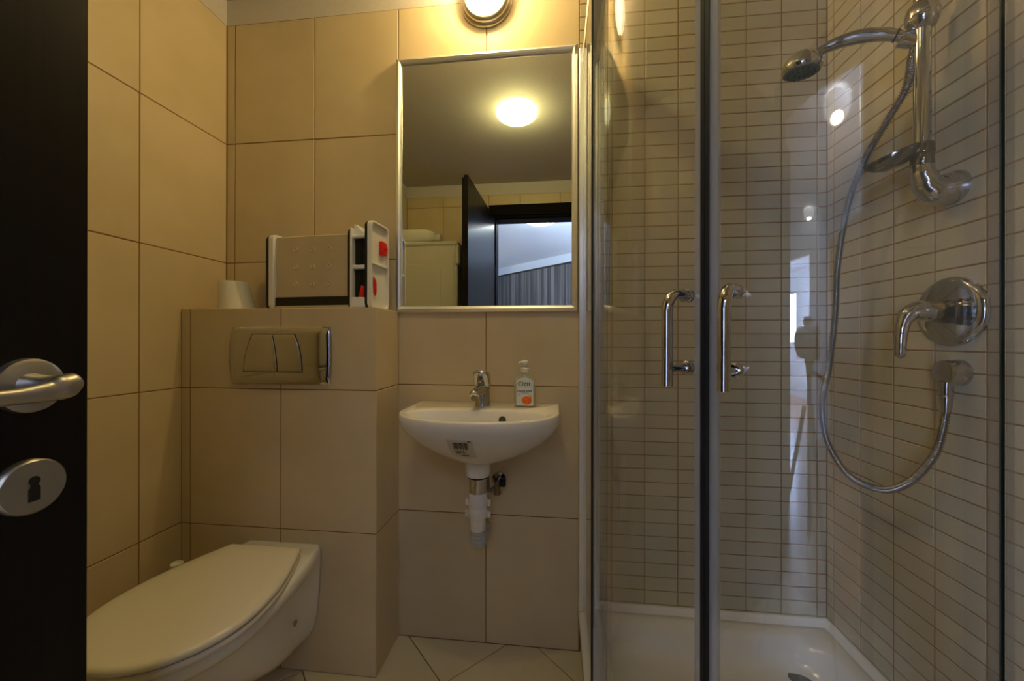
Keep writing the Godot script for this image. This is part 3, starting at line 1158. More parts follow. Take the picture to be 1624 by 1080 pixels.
	prism(st, PackedVector2Array([Vector2(0, 0), Vector2(0.018, 0), Vector2(0.020, 0.030), Vector2(0.010, 0.038)]), 0.012, 0.002)
	var wedge := part("red_wedge", st, M.red, self)
	wedge.transform = o.transform * at(0.345, 0.037, -0.011)
	tag(wedge, "red plastic wedge at the foot of the black ribs inside the plastic case", "wedge")


# ------------------------------------------------------------------ mirror and basin
func mirror() -> void:
	var x0 := -0.003
	var x1 := 0.638
	var y0 := 1.157
	var y1 := 2.060
	var o := thing("mirror", "tall wall mirror in a narrow brushed aluminium frame above the basin", "mirror", Vector3((x0 + x1) * 0.5, (y0 + y1) * 0.5, 0.0))
	var w := (x1 - x0) * 0.5
	var h := (y1 - y0) * 0.5
	var f := 0.021
	var st := mb()
	bx(st, Vector3(-w + 0.006, -h + 0.006, 0.001), Vector3(w - 0.006, h - 0.006, 0.008))
	part("mirror_glass", st, M.mirror, o)
	# four mitred bars with a ridged face
	var corner := [Vector2(-w, -h), Vector2(w, -h), Vector2(w, h), Vector2(-w, h)]
	var inner := [Vector2(-w + f, -h + f), Vector2(w - f, -h + f), Vector2(w - f, h - f), Vector2(-w + f, h - f)]
	var called := ["frame_bar", "frame_bar", "frame_bar", "frame_bar"]
	for k in 4:
		var j := (k + 1) % 4
		st = mb()
		var prof := [[0.0, 0.0], [0.0, 0.012], [0.12, 0.016], [0.55, 0.021], [0.85, 0.018], [1.0, 0.013], [1.0, 0.0082]]
		for i in prof.size() - 1:
			var a: Vector2 = (corner[k] as Vector2).lerp(inner[k], prof[i][0])
			var b: Vector2 = (corner[j] as Vector2).lerp(inner[j], prof[i][0])
			var c: Vector2 = (corner[j] as Vector2).lerp(inner[j], prof[i + 1][0])
			var d: Vector2 = (corner[k] as Vector2).lerp(inner[k], prof[i + 1][0])
			quad(st, Vector3(a.x, a.y, prof[i][1]), Vector3(b.x, b.y, prof[i][1]), Vector3(c.x, c.y, prof[i + 1][1]), Vector3(d.x, d.y, prof[i + 1][1]))
		part(called[k], st, M.alu, o)


const BASIN_X := 0.3305
# height, half width, depth of the straight sides, depth of the front
const BASIN := [[0.8425, 0.2405, 0.160, 0.336], [0.8415, 0.2425, 0.162, 0.3395], [0.838, 0.244, 0.163, 0.342], [0.826, 0.2445, 0.163, 0.343], [0.810, 0.243, 0.160, 0.340], [0.785, 0.230, 0.150, 0.325], [0.760, 0.208, 0.140, 0.303], [0.735, 0.176, 0.130, 0.275], [0.715, 0.140, 0.120, 0.248], [0.700, 0.108, 0.112, 0.226], [0.690, 0.076, 0.108, 0.208], [0.684, 0.040, 0.105, 0.19]]

func basin_ring(e: Array) -> PackedVector3Array:
	var out := PackedVector3Array()
	var hw: float = e[1]
	for k in 12:
		out.append(Vector3(-hw + 2 * hw * k / 12.0, e[0], 0.0))
	for k in 6:
		out.append(Vector3(hw, e[0], e[2] * k / 6.0))
	for k in 40:
		var a := PI * k / 40.0
		out.append(Vector3(hw * cos(a), e[0], e[2] + (e[3] - e[2]) * pow(sin(a), 0.9)))
	for k in 6:
		out.append(Vector3(-hw, e[0], e[2] * (1.0 - k / 6.0)))
	out.reverse()
	return out


func basin_hollow(y: float, hw: float, zb: float, zf: float, p: float) -> PackedVector3Array:
	# same count and start as basin_ring, as a rounded D
	var out := PackedVector3Array()
	var zc := lerpf(zb, zf, 0.38)
	for k in 64:
		var v: Vector2
		if k < 18:
			var t := k / 18.0
			var a := lerpf(-PI + 0.35, 0.0, t) if true else 0.0
			v = Vector2(signf(cos(a)) * pow(absf(cos(a)), 2.0 / p) * hw, zc + signf(sin(a)) * pow(absf(sin(a)), 2.0 / p) * (zc - zb))
		elif k < 58:
			var a := PI * (k - 18) / 40.0
			v = Vector2(hw * cos(a), zc + (zf - zc) * pow(sin(a), 0.9))
		else:
			var a := PI + 0.35 * (k - 58) / 6.0
			v = Vector2(signf(cos(a)) * pow(absf(cos(a)), 2.0 / p) * hw, zc + signf(sin(a)) * pow(absf(sin(a)), 2.0 / p) * (zc - zb))
		out.append(Vector3(v.x, y, v.y))
	out.reverse()
	return out


# depth of the basin's outer front at (x, y), x from its middle
func basin_front(x: float, y: float) -> float:
	for i in BASIN.size() - 1:
		var a: Array = BASIN[i]
		var b: Array = BASIN[i + 1]
		if y <= a[0] and y >= b[0]:
			var t: float = (a[0] - y) / (a[0] - b[0])
			var hw := lerpf(a[1], b[1], t)
			return lerpf(a[2], b[2], t) + lerpf(a[3] - a[2], b[3] - b[2], t) * pow(maxf(0.0, 1.0 - (x / hw) * (x / hw)), 0.45)
	return 0.2


func washbasin() -> void:
	var o := thing("washbasin", "small white ceramic washbasin with a rounded front on the back wall", "washbasin", Vector3(BASIN_X, 0, 0.0))
	var st := mb()
	var rings := []
	for k in range(BASIN.size() - 1, -1, -1):
		rings.append(basin_ring(BASIN[k]))
	for e in [[0.8425, 0.214, 0.150, 0.323, 2.8], [0.8415, 0.2115, 0.153, 0.320, 2.8], [0.836, 0.208, 0.156, 0.316, 2.8], [0.815, 0.199, 0.160, 0.306, 2.8], [0.785, 0.176, 0.166, 0.288, 2.7], [0.760, 0.145, 0.17, 0.272, 2.6], [0.74, 0.105, 0.176, 0.258, 2.4], [0.73, 0.05, 0.19, 0.24, 2.2]]:
		rings.append(basin_hollow(e[0], e[1], e[2], e[3], e[4]))
	loft(st, rings)
	# outlet boss below, and the thick web that runs back from it to the wall
	lathe(st, [Vector2(0, 0.634), Vector2(0.036, 0.634), Vector2(0.039, 0.638), Vector2(0.040, 0.66), Vector2(0.042, 0.70), Vector2(0.0, 0.705)], 32, at(-0.010, 0, 0.135))
	rings = []
	for e in [[0.665, 0.030, 0.085], [0.690, 0.060, 0.12], [0.72, 0.09, 0.16]]:
		var ring := PackedVector3Array()
		for k in 32:
			var a := TAU * k / 32.0
			ring.append(Vector3(0.022 + e[1] * cos(a), e[0], 0.002 + e[2] * (0.5 + 0.5 * -sin(a))))
		rings.append(ring)
	loft(st, rings)
	part("basin", st, M.ceramic, o)
	st = mb()
	lathe(st, [Vector2(0.0, 0.0), Vector2(0.0105, 0.0005), Vector2(0.0115, 0.0)], 24, Transform3D(Basis(Vector3.RIGHT, PI / 2 - 0.25), Vector3(0.071, 0.815, 0.1635)))
	part("overflow_hole", st, M.overflow, o)
	# paper sticker with a bar code on the outside
	var patch := func(x0: float, called: String, x1: float, y0: float, y1: float, lift: float, m: Material, skew: float, parent: Node) -> MeshInstance3D:
		var s := mb()
		smooth(s)
		var nx := maxi(2, int((x1 - x0) / 0.006))
		var ny := maxi(2, int((y1 - y0) / 0.005))
		var pt := func(i: int, j: int) -> Vector3:
			var px := lerpf(x0, x1, float(i) / nx)
			var py: float = lerpf(y0, y1, float(j) / ny) + (px - x0) * skew
			return Vector3(px, py, basin_front(px, py)) + Vector3(px * 1.2, -0.6, 1.0).normalized() * lift
		for i in nx:
			for j in ny:
				quad(s, pt.call(i, j), pt.call(i + 1, j), pt.call(i + 1, j + 1), pt.call(i, j + 1))
		return part(called, s, m, parent)
	var lab: MeshInstance3D = patch.call(-0.058, "sticker", 0.014, 0.729, 0.793, 0.0007, M.sticker, 0.0, o)
	lab.set_meta("label", "worn paper sticker with a bar code")
	var x := -0.042
	var k := 0
	while x < -0.002:
		var w: float = [0.0012, 0.0022, 0.001, 0.0016, 0.0026][(k * 7) % 5]
		patch.call(x, "bar", x + w, 0.760 + 0.003 * (k % 3), 0.785, 0.0012, M.print_black, 0.0, lab)
		x += w + [0.001, 0.0014, 0.0009][k % 3]
		k += 1
	for e in [[-0.042, -0.016, 0.752], [-0.040, -0.026, 0.746], [-0.021, -0.014, 0.746], [-0.026, -0.006, 0.737], [0.000, 0.008, 0.788]]:
		patch.call(e[0], "print_line", e[1], e[2], e[2] + 0.0032, 0.0012, M.print_grey, 0.0, lab)


func faucet() -> void:
	var o := thing("faucet", "small chrome single-lever basin faucet on the washbasin", "faucet", Vector3(0.325, 0.842, 0.082))
	var st := mb()
	lathe(st, [Vector2(0, 0), Vector2(0.0245, 0), Vector2(0.0255, 0.004), Vector2(0.0245, 0.006), Vector2(0.024, 0.05), Vector2(0.024, 0.075), Vector2(0.020, 0.080), Vector2(0, 0.081)], 32)
	part("body", st, M.chrome, o)
	st = mb()
	tube(st, curve([Vector3(0, 0.058, 0.004), Vector3(-0.003, 0.058, 0.030), Vector3(-0.007, 0.054, 0.060), Vector3(-0.010, 0.049, 0.086), Vector3(-0.010, 0.046, 0.092)], 6), ramp([0.020, 0.0190, 0.0170, 0.0160, 0.011], 6), 24, 0.85)
	part("spout", st, M.chrome, o)
	st = mb()
	lathe(st, [Vector2(0, 0.0), Vector2(0.0085, 0.0), Vector2(0.0105, 0.002), Vector2(0.0115, 0.014), Vector2(0.0, 0.016)], 24, at(-0.010, 0.031, 0.083))
	part("aerator", st, M.chrome_dark, o)
	# lever: a rounded block on top that leans forward
	st = mb()
	var rings := []
	for e in [[0.066, 0.0245, 0.0235, 0.0], [0.072, 0.0265, 0.027, 0.002], [0.092, 0.0275, 0.032, 0.010], [0.108, 0.0265, 0.036, 0.018], [0.116, 0.023, 0.033, 0.022], [0.119, 0.015, 0.022, 0.022]]:
		var ring := PackedVector3Array()
		for k in 32:
			var a := TAU * k / 32.0
			var c := cos(a)
			var s := sin(a)
			ring.append(Vector3(signf(c) * pow(absf(c), 0.6) * e[1], e[0] + 0.10 * (-s) * e[2], e[3] - signf(s) * pow(absf(s), 0.6) * e[2]))
		rings.append(ring)
	loft(st, rings)
	part("lever", st, M.chrome, o)
	st = mb()
	lathe(st, [Vector2(0, 0.001), Vector2(0.002, 0.001), Vector2(0.0024, 0)], 12, Transform3D(Basis(Vector3.RIGHT, PI / 2), Vector3(0.003, 0.094, 0.0425)))
	part("set_screw", st, M.rubber, o)


func squircle(y: float, hx: float, hz: float, p := 0.55, n := 40) -> PackedVector3Array:
	var ring := PackedVector3Array()
	for k in n:
		var a := TAU * k / n
		ring.append(Vector3(signf(cos(a)) * pow(absf(cos(a)), p) * hx, y, -signf(sin(a)) * pow(absf(sin(a)), p) * hz))
	return ring


func text_mesh(s: String, size: float, bold := false, serif := false) -> TextMesh:
	var f := SystemFont.new()
	f.font_names = PackedStringArray(["Droid Serif" if serif else "Droid Sans"])
	f.font_weight = 700 if bold else 400
	var t := TextMesh.new()
	t.text = s
	t.font = f
	t.font_size = 64
	t.pixel_size = size / 64.0
	t.depth = 0.0004
	return t


func soap_bottle() -> void:
	var o := thing("soap_bottle", "clear liquid soap bottle with a white pump standing on the basin rim", "soap bottle", Vector3(0.4635, 0.8425, 0.072))
	var st := mb()
	var rings := []
	for e in [[0.0, 0.033, 0.017], [0.003, 0.0355, 0.0195], [0.010, 0.0362, 0.020], [0.050, 0.0368, 0.0205], [0.078, 0.0362, 0.020], [0.092, 0.033, 0.0185], [0.102, 0.026, 0.0165], [0.108, 0.018, 0.014], [0.112, 0.0125, 0.0125], [0.120, 0.0118, 0.0118]]:
		rings.append(squircle(e[0], e[1], e[2], lerpf(0.6, 1.0, clampf((e[0] - 0.09) / 0.02, 0, 1))))
	loft(st, rings)
	part("bottle", st, M.soap, o)
	st = mb()
	rings = []
	for e in [[0.003, 0.031, 0.0155], [0.008, 0.0345, 0.0182], [0.05, 0.0352, 0.0188], [0.070, 0.0348, 0.0184]]:
		rings.append(squircle(e[0], e[1], e[2], 0.6))
	loft(st, rings)
	part("liquid", st, M.liquid, o)
	st = mb()
	lathe(st, [Vector2(0, 0.112), Vector2(0.0145, 0.112), Vector2(0.0148, 0.124), Vector2(0.012, 0.127), Vector2(0.006, 0.128), Vector2(0.0055, 0.138), Vector2(0.0, 0.139)], 28)
	part("pump_collar", st, M.white_plastic, o)
	st = mb()
	lathe(st, [Vector2(0, 0.136), Vector2(0.010, 0.136), Vector2(0.0115, 0.139), Vector2(0.0115, 0.147), Vector2(0.009, 0.150), Vector2(0, 0.151)], 24)
	tube(st, [Vector3(0.004, 0.144, 0.0), Vector3(-0.014, 0.144, 0.010), Vector3(-0.019, 0.141, 0.013)], [0.006, 0.0045, 0.0038], 12)
	part("pump_head", st, M.white_plastic, o)
	# printed label on the front: paper, lettering and an orange
	var zf := func(x: float) -> float: return 0.0207 * pow(maxf(0.0, 1.0 - pow(absf(x) / 0.0368, 3.3)), 0.30)
	st = mb()
	smooth(st)
	for i in 12:
		var xa := lerpf(-0.026, 0.028, i / 12.0)
		var xb := lerpf(-0.026, 0.028, (i + 1) / 12.0)
		for j in 6:
			var f0 := j / 6.0
			var f1 := (j + 1) / 6.0
			var top := func(x: float) -> float: return 0.096 - 14.0 * (x - 0.001) * (x - 0.001)
			var ya := func(x: float, f: float) -> float: return lerpf(0.006, top.call(x), f)
			var lift := func(x: float, y: float) -> Vector3: return Vector3(x, y, zf.call(x) * (1.0 - maxf(0, y - 0.075) * 4.0) + 0.0004)
			quad(st, lift.call(xa, ya.call(xa, f0)), lift.call(xb, ya.call(xb, f0)), lift.call(xb, ya.call(xb, f1)), lift.call(xa, ya.call(xa, f1)))
	var lab := part("label", st, M.label, o)
	lab.set_meta("label", "printed front label reading Cien, cream soap")
	var words := [["Cien", 0.0180, Vector3(-0.001, 0.0765, 0.0210), M.print_black, true, true], ["PEACH", 0.0032, Vector3(0.001, 0.0690, 0.0209), M.print_grey, false, false], ["CREAM SOAP", 0.0080, Vector3(0.000, 0.0525, 0.0213), M.print_blue, true, false], ["with orange scent", 0.0032, Vector3(0.002, 0.0485, 0.0211), M.print_grey, false, false]]
	words.remove_at(3)
	words.remove_at(1)
	for w in words:
		var p := put("lettering", text_mesh(w[0], w[1], w[4], w[5]), w[3], lab)
		p.position = w[2]
	for e in [[-0.009, 0.0655, 0.014], [-0.010, 0.0460, 0.024], [-0.022, 0.040, 0.008]]:
		st = mb()
		bx(st, Vector3(e[0], e[1], 0.0205), Vector3(e[0] + e[2], e[1] + 0.0012, 0.0214))
		part("print_line", st, M.print_grey, lab)
	var blob := func(x: float, called: String, y: float, rx: float, ry: float, m: Material, lift: float) -> void:
		var s := mb()
		var poly := PackedVector2Array()
		for k in 24:
			poly.append(Vector2(cos(TAU * k / 24) * rx, sin(TAU * k / 24) * ry))
		prism(s, poly, 0.0005, 0.0001, at(x, y, zf.call(x) + lift))
		part(called, s, m, lab)
	blob.call(0.012, "orange_fruit", 0.032, 0.0125, 0.0095, M.yellow, -0.0003)
	blob.call(0.007, "orange_fruit", 0.0225, 0.0165, 0.0135, M.orange, 0.0001)
	blob.call(0.003, "orange_slice", 0.0205, 0.0095, 0.0080, M.yellow, 0.0004)
	blob.call(0.003, "orange_slice", 0.0205, 0.0080, 0.0065, M.orange, 0.0006)


func drain_pipe() -> void:
	var o := thing("drain_pipe", "chrome and white plastic drain pipe hanging under the washbasin", "drain pipe", Vector3(0.3205, 0.39, 0.135))
	var y := -0.39
	var st := mb()
	lathe(st, [Vector2(0, 0.628 + y), Vector2(0.031, 0.628 + y), Vector2(0.032, 0.6335 + y), Vector2(0.0, 0.6338 + y)], 32)
	part("gasket", st, M.rubber, o)
	st = mb()
	lathe(st, [Vector2(0, 0.580 + y), Vector2(0.0275, 0.580 + y), Vector2(0.0275, 0.620 + y), Vector2(0.030, 0.622 + y), Vector2(0.030, 0.629 + y), Vector2(0, 0.629 + y)], 32)
	part("tailpiece", st, M.brushed, o)
	for e in [[0.538, 0.582], [0.502, 0.540]]:
		st = mb()
		var a: float = e[0] + y
		var b: float = e[1] + y
		lathe(st, [Vector2(0, a), Vector2(0.029, a), Vector2(0.031, a + 0.003), Vector2(0.031, a + 0.019), Vector2(0.029, a + 0.021), Vector2(0.0285, b - 0.002), Vector2(0.027, b), Vector2(0, b)], 32)
		for s in [-1, 1]:
			box(st, at(s * 0.0345, a + 0.010, 0), Vector3(0.012, 0.019, 0.010), 0.002)
		part("union_nut", st, M.white_plastic, o)
	st = mb()
	lathe(st, [Vector2(0, 0.463 + y), Vector2(0.0235, 0.463 + y), Vector2(0.0245, 0.466 + y), Vector2(0.0245, 0.498 + y), Vector2(0.027, 0.504 + y), Vector2(0, 0.504 + y)], 32)
	part("sleeve", st, M.white_plastic, o)
	# corrugated hose that bends back into the wall
	var path := curve([Vector3(0, 0.466 + y, 0), Vector3(0, 0.446 + y, 0.0), Vector3(0.0, 0.425 + y, -0.008), Vector3(0, 0.412 + y, -0.03), Vector3(0, 0.408 + y, -0.07), Vector3(0, 0.408 + y, -0.134)], 16)
	var radii := []
	for k in path.size():
		radii.append(0.0200 + 0.0030 * sin(k * PI / 4.0))
	st = mb()
	tube(st, path, radii, 28)
	part("corrugated_hose", st, M.hose_grey, o)


func angle_valve() -> void:
	var o := thing("angle_valve", "small brass angle valve with a black knob on the wall behind the drain pipe", "valve", Vector3(0.368, 0.575, 0.0))
	var st := mb()
	lathe(st, [Vector2(0.0, 0.006), Vector2(0.024, 0.004), Vector2(0.026, 0.0)], 28, Transform3D(Basis(Vector3.RIGHT, PI / 2), Vector3(0, 0, 0)))
	part("escutcheon", st, M.chrome, o)
	st = mb()
	tube(st, [Vector3(0, 0, 0.003), Vector3(0, 0, 0.055)], 0.010, 16)
	tube(st, [Vector3(0, 0, 0.048), Vector3(0, -0.022, 0.048)], [0.010, 0.010], 16)
	lathe(st, [Vector2(0, -0.034), Vector2(0.012, -0.034), Vector2(0.012, -0.020), Vector2(0, -0.020)], 6, at(0, 0, 0.048))
	part("body", st, M.brass, o)
	st = mb()
	lathe(st, [Vector2(0, 0.0), Vector2(0.013, 0.0), Vector2(0.0145, 0.004), Vector2(0.0145, 0.018), Vector2(0.012, 0.021), Vector2(0, 0.021)], 10, Transform3D(along(Vector3(1, 0, 0)), Vector3(0.008, 0.006, 0.048)))
	part("knob", st, M.rubber, o)
	st = mb()
	tube(st, curve([Vector3(-0.002, 0.0, 0.044), Vector3(-0.02, -0.02, 0.05), Vector3(-0.030, -0.01, 0.05), Vector3(-0.034, 0.03, 0.04), Vector3(-0.036, 0.085, 0.03)], 8), 0.006, 12)
	part("supply_hose", st, M.grey_plastic, o)


# ------------------------------------------------------------------ shower
# outline of the quadrant in (x, z): straight, arc, straight; off moves it outwards
func quadrant(off: float, from_deg := -1.0, to_deg := 91.0, z0 := 0.0, x1 := XR, n := 24) -> Array:
	var out := []
	var r := ARC_R + off
	if from_deg < 0:
		out.append(Vector2(ARC.x - r, z0))
		from_deg = 0
	var last := to_deg > 90
	to_deg = minf(to_deg, 90)
	for k in n + 1:
		var t := deg_to_rad(lerpf(from_deg, to_deg, float(k) / n))
		out.append(Vector2(ARC.x - r * cos(t), ARC.y + r * sin(t)))
	if last:
		out.append(Vector2(x1, ARC.y + r))
	return out


# a standing sheet along a plan path, thickness th to its inside
func sheet(st: SurfaceTool, path: Array, y0: float, y1: float, th: float, caps := true) -> void:
	var inner := []
	for i in path.size():
		var d: Vector2 = (path[mini(i + 1, path.size() - 1)] - path[maxi(i - 1, 0)]).normalized()
		inner.append(path[i] + Vector2(d.y, -d.x) * th)
	var v := func(p: Vector2, y: float) -> Vector3: return Vector3(p.x, y, p.y)
	smooth(st)
	for i in path.size() - 1:
		quad(st, v.call(path[i], y0), v.call(path[i + 1], y0), v.call(path[i + 1], y1), v.call(path[i], y1))
	smooth(st)
	for i in path.size() - 1:
		quad(st, v.call(inner[i + 1], y0), v.call(inner[i], y0), v.call(inner[i], y1), v.call(inner[i + 1], y1))
	flat(st)
	for i in path.size() - 1:
		quad(st, v.call(path[i], y1), v.call(path[i + 1], y1), v.call(inner[i + 1], y1), v.call(inner[i], y1))
		quad(st, v.call(inner[i], y0), v.call(inner[i + 1], y0), v.call(path[i + 1], y0), v.call(path[i], y0))
	if caps:
		var e := path.size() - 1
		quad(st, v.call(inner[0], y0), v.call(path[0], y0), v.call(path[0], y1), v.call(inner[0], y1))
		quad(st, v.call(path[e], y0), v.call(inner[e], y0), v.call(inner[e], y1), v.call(path[e], y1))


func shower_tray() -> void:
	var o := thing("shower_tray", "white quadrant shower tray with a raised rim in the right corner", "shower tray", Vector3.ZERO)
	# outline rings from the floor up, over the rim and down into the basin; all start at the back wall corner
	var ring := func(y: float, inset: float, corner: float) -> PackedVector3Array:
		var pts := PackedVector3Array()
		var x1: float = XR - 0.001 - (inset if inset > 0 else 0.0)
		var z0: float = 0.001 + (inset if inset > 0 else 0.0)
		var r := ARC_R - maxf(inset, 0) + minf(-inset, 0.03) * 0.0
		if inset < 0:
			r = ARC_R - inset
		# back right corner, rounded
		for k in 9:
			var a := PI * 0.5 * k / 8.0
			pts.append(Vector3(x1 - corner + corner * cos(a), y, z0 + corner - corner * sin(a)))
		# left side towards the front: corner at the back wall
		var c2 := corner * 0.6
		for k in 5:
			var a := PI * 0.5 * k / 4.0
			pts.append(Vector3(ARC.x - r + c2 - c2 * sin(a), y, z0 + c2 - c2 * cos(a)))
		for k in 25:
			var a := PI * 0.5 * k / 24.0
			pts.append(Vector3(ARC.x - r * cos(a), y, ARC.y + r * sin(a)))
		for k in 5:
			var a := PI * 0.5 * k / 4.0
			pts.append(Vector3(x1 - c2 + c2 * sin(a), y, ARC.y + r - c2 + c2 * cos(a)))
		return pts
	var st := mb()
	var rings := [ring.call(0.0, -0.012, 0.0005), ring.call(0.125, -0.013, 0.0005), ring.call(0.132, -0.020, 0.0005), ring.call(0.150, -0.020, 0.0005), ring.call(0.154, -0.016, 0.0005), ring.call(0.155, -0.008, 0.001), ring.call(0.154, 0.040, 0.06), ring.call(0.150, 0.050, 0.08), ring.call(0.138, 0.060, 0.10), ring.call(0.110, 0.070, 0.11), ring.call(0.085, 0.085, 0.12), ring.call(0.074, 0.11, 0.12), ring.call(0.070, 0.16, 0.12), ring.call(0.066, 0.30, 0.10)]
	loft(st, rings)
	part("tray_body", st, M.acrylic, o)
	st = mb()
	lathe(st, [Vector2(0.0, 0.0115), Vector2(0.02, 0.011), Vector2(0.052, 0.008), Vector2(0.059, 0.004), Vector2(0.060, 0.0)], 40, at(1.297, 0.071, 0.107))
	part("drain_cover", st, M.chrome_dark, o)
	# white sealing strip along the two walls
	var s := thing("sealing_strip", "white sealing strip along the wall edges of the shower tray", "strip", Vector3(XR, 0.155, 0.0))
	st = mb()
	prism(st, PackedVector2Array([Vector2(0, 0), Vector2(0.016, 0), Vector2(0.016, 0.003), Vector2(0.004, 0.020), Vector2(0, 0.021)]), 0.765, 0.0, Transform3D(Basis(Vector3(0, 0, 1), Vector3.UP, Vector3(-1, 0, 0)), Vector3(0, 0, 0)))
	part("back_strip", st, M.white_plastic, s)
	st = mb()
	prism(st, PackedVector2Array([Vector2(0, 0), Vector2(-0.016, 0), Vector2(-0.016, 0.003), Vector2(-0.004, 0.020), Vector2(0, 0.021)]), 0.74, 0.0, at(0, 0, 0.012))
	part("side_strip", st, M.white_plastic, s)


func shower_enclosure() -> void:
	var o := thing("shower_enclosure", "quadrant glass shower enclosure with aluminium profiles round the tray", "shower enclosure", Vector3.ZERO)
	var y0 := 0.156
	var y1 := 2.03
	var st := mb()
	sheet(st, quadrant(0.008, -1, 91, 0.004), y1 - 0.045, y1, 0.036)
	part("top_rail", st, M.alu, o)
	st = mb()
	sheet(st, quadrant(0.006, -1, 91, 0.004), y0, y0 + 0.014, 0.034)
	part("bottom_rail", st, M.alu, o)
	# profiles on the two walls
	st = mb()
	bx(st, Vector3(0.6405, y0, 0.0005), Vector3(0.6555, y1 + 0.002, 0.032), 0.002)
	bx(st, Vector3(0.6575, y0, 0.0005), Vector3(0.668, y1 + 0.002, 0.028), 0.0015)
	bx(st, Vector3(0.645, y0, 0.001), Vector3(0.664, y1, 0.020))
	part("wall_profile", st, M.alu, o)
	st = mb()
	bx(st, Vector3(XR - 0.035, y0, 0.802), Vector3(XR - 0.0005, y1, 0.834), 0.002)
	part("wall_profile", st, M.alu, o)
	# fixed panes
	var gy0 := y0 + 0.015
	var gy1 := y1 - 0.04
	st = mb()
	bx(st, Vector3(0.6525, gy0, 0.02), Vector3(0.6585, gy1, 0.332))
	var p1 := part("fixed_pane", st, M.glass, o)
	st = mb()
	bx(st, Vector3(0.6525, gy0, 0.332), Vector3(0.6580, gy1, 0.3345))
	part("edge_seal", st, M.rubber, p1)
	st = mb()
	bx(st, Vector3(1.0815, gy0, 0.813), Vector3(XR - 0.02, gy1, 0.818))
	var p2 := part("fixed_pane", st, M.glass, o)
	st = mb()
	bx(st, Vector3(1.0805, gy0, 0.813), Vector3(1.0815, gy1, 0.818))
	part("glass_edge", st, M.glass_edge, p2)
	st = mb()
	bx(st, Vector3(1.069, gy0, 0.813), Vector3(1.0805, gy1, 0.815))
	bx(st, Vector3(1.0815, gy0, 0.8185), Vector3(1.0895, gy1, 0.820))
	part("edge_seal", st, M.seal_soft, p2)

	# two curved sliding doors that meet at the middle of the arc
	for side in 2:
		var d := thing("shower_door", ["curved glass shower door left of the dark middle seal, with a chrome handle", "curved glass shower door right of the dark middle seal, with a chrome handle"][side], "shower door", Vector3.ZERO)
		var path := quadrant(-0.020, -1, 43.4, 0.12) if side == 0 else quadrant(-0.020, 45.4, 91, 0.0, 1.30)
		st = mb()
		sheet(st, path, gy0 + 0.01, gy1, 0.006)
		part("door_pane", st, M.glass, d)
		# clear strip with the magnet at the closing edge
		st = mb()
		sheet(st, quadrant(-0.018, 42.2, 43.5, 0, 0, 3) if side == 0 else quadrant(-0.018, 45.3, 46.9, 0, 0, 3), gy0 + 0.008, gy1, 0.012)
		part("edge_strip", st, M.seal, d)
		st = mb()
		sheet(st, quadrant(-0.016, 43.5, 44.35, 0, 0, 3) if side == 0 else quadrant(-0.016, 44.45, 45.3, 0, 0, 3), gy0 + 0.008, gy1, 0.014)
		part("magnet_strip", st, M.rubber, d)
		if side == 0:
			st = mb()
			bx(st, Vector3(0.6795, gy0, 0.108), Vector3(0.6865, gy1, 0.1195))
			part("rear_edge", st, M.seal, d)
		# handle: a bar that bends into the glass at the top, with one stud near its lower end
		var th := deg_to_rad(40.6 if side == 0 else 50.5)
		var n := Vector3(-cos(th), 0, sin(th))
		var foot := Vector3(ARC.x, 0, ARC.y) + n * (ARC_R - 0.020)
		var off := 0.060
		var hpath := [foot + n * 0.003 + Vector3(0, 1.133, 0), foot + n * 0.016 + Vector3(0, 1.134, 0)]
		for k in 9:
			var a := PI * 0.5 * k / 8.0
			hpath.append(foot + n * (off - 0.030 + 0.030 * sin(a)) + Vector3(0, 1.134 - 0.030 + 0.030 * cos(a), 0))
		hpath.append(foot + n * off + Vector3(0, 1.05, 0))
		hpath.append(foot + n * off + Vector3(0, 0.985, 0))
		st = mb()
		tube(st, hpath, 0.0088, 24)
		var hd := part("door_handle", st, M.chrome, d)
		st = mb()
		tube(st, [foot + n * 0.012 + Vector3(0, 1.012, 0), foot + n * off + Vector3(0, 1.012, 0)], 0.0062, 16)
		part("stud", st, M.chrome, hd)
		for y in [1.012, 1.133]:
			st = mb()
			lathe(st, [Vector2(0, 0.017), Vector2(0.0085, 0.0165), Vector2(0.0105, 0.014), Vector2(0.0105, 0.009), Vector2(0.0115, 0.008), Vector2(0.0115, 0.0)], 24, Transform3D(along(n), foot + Vector3(0, y, 0)))
			part("collar", st, M.chrome, hd)


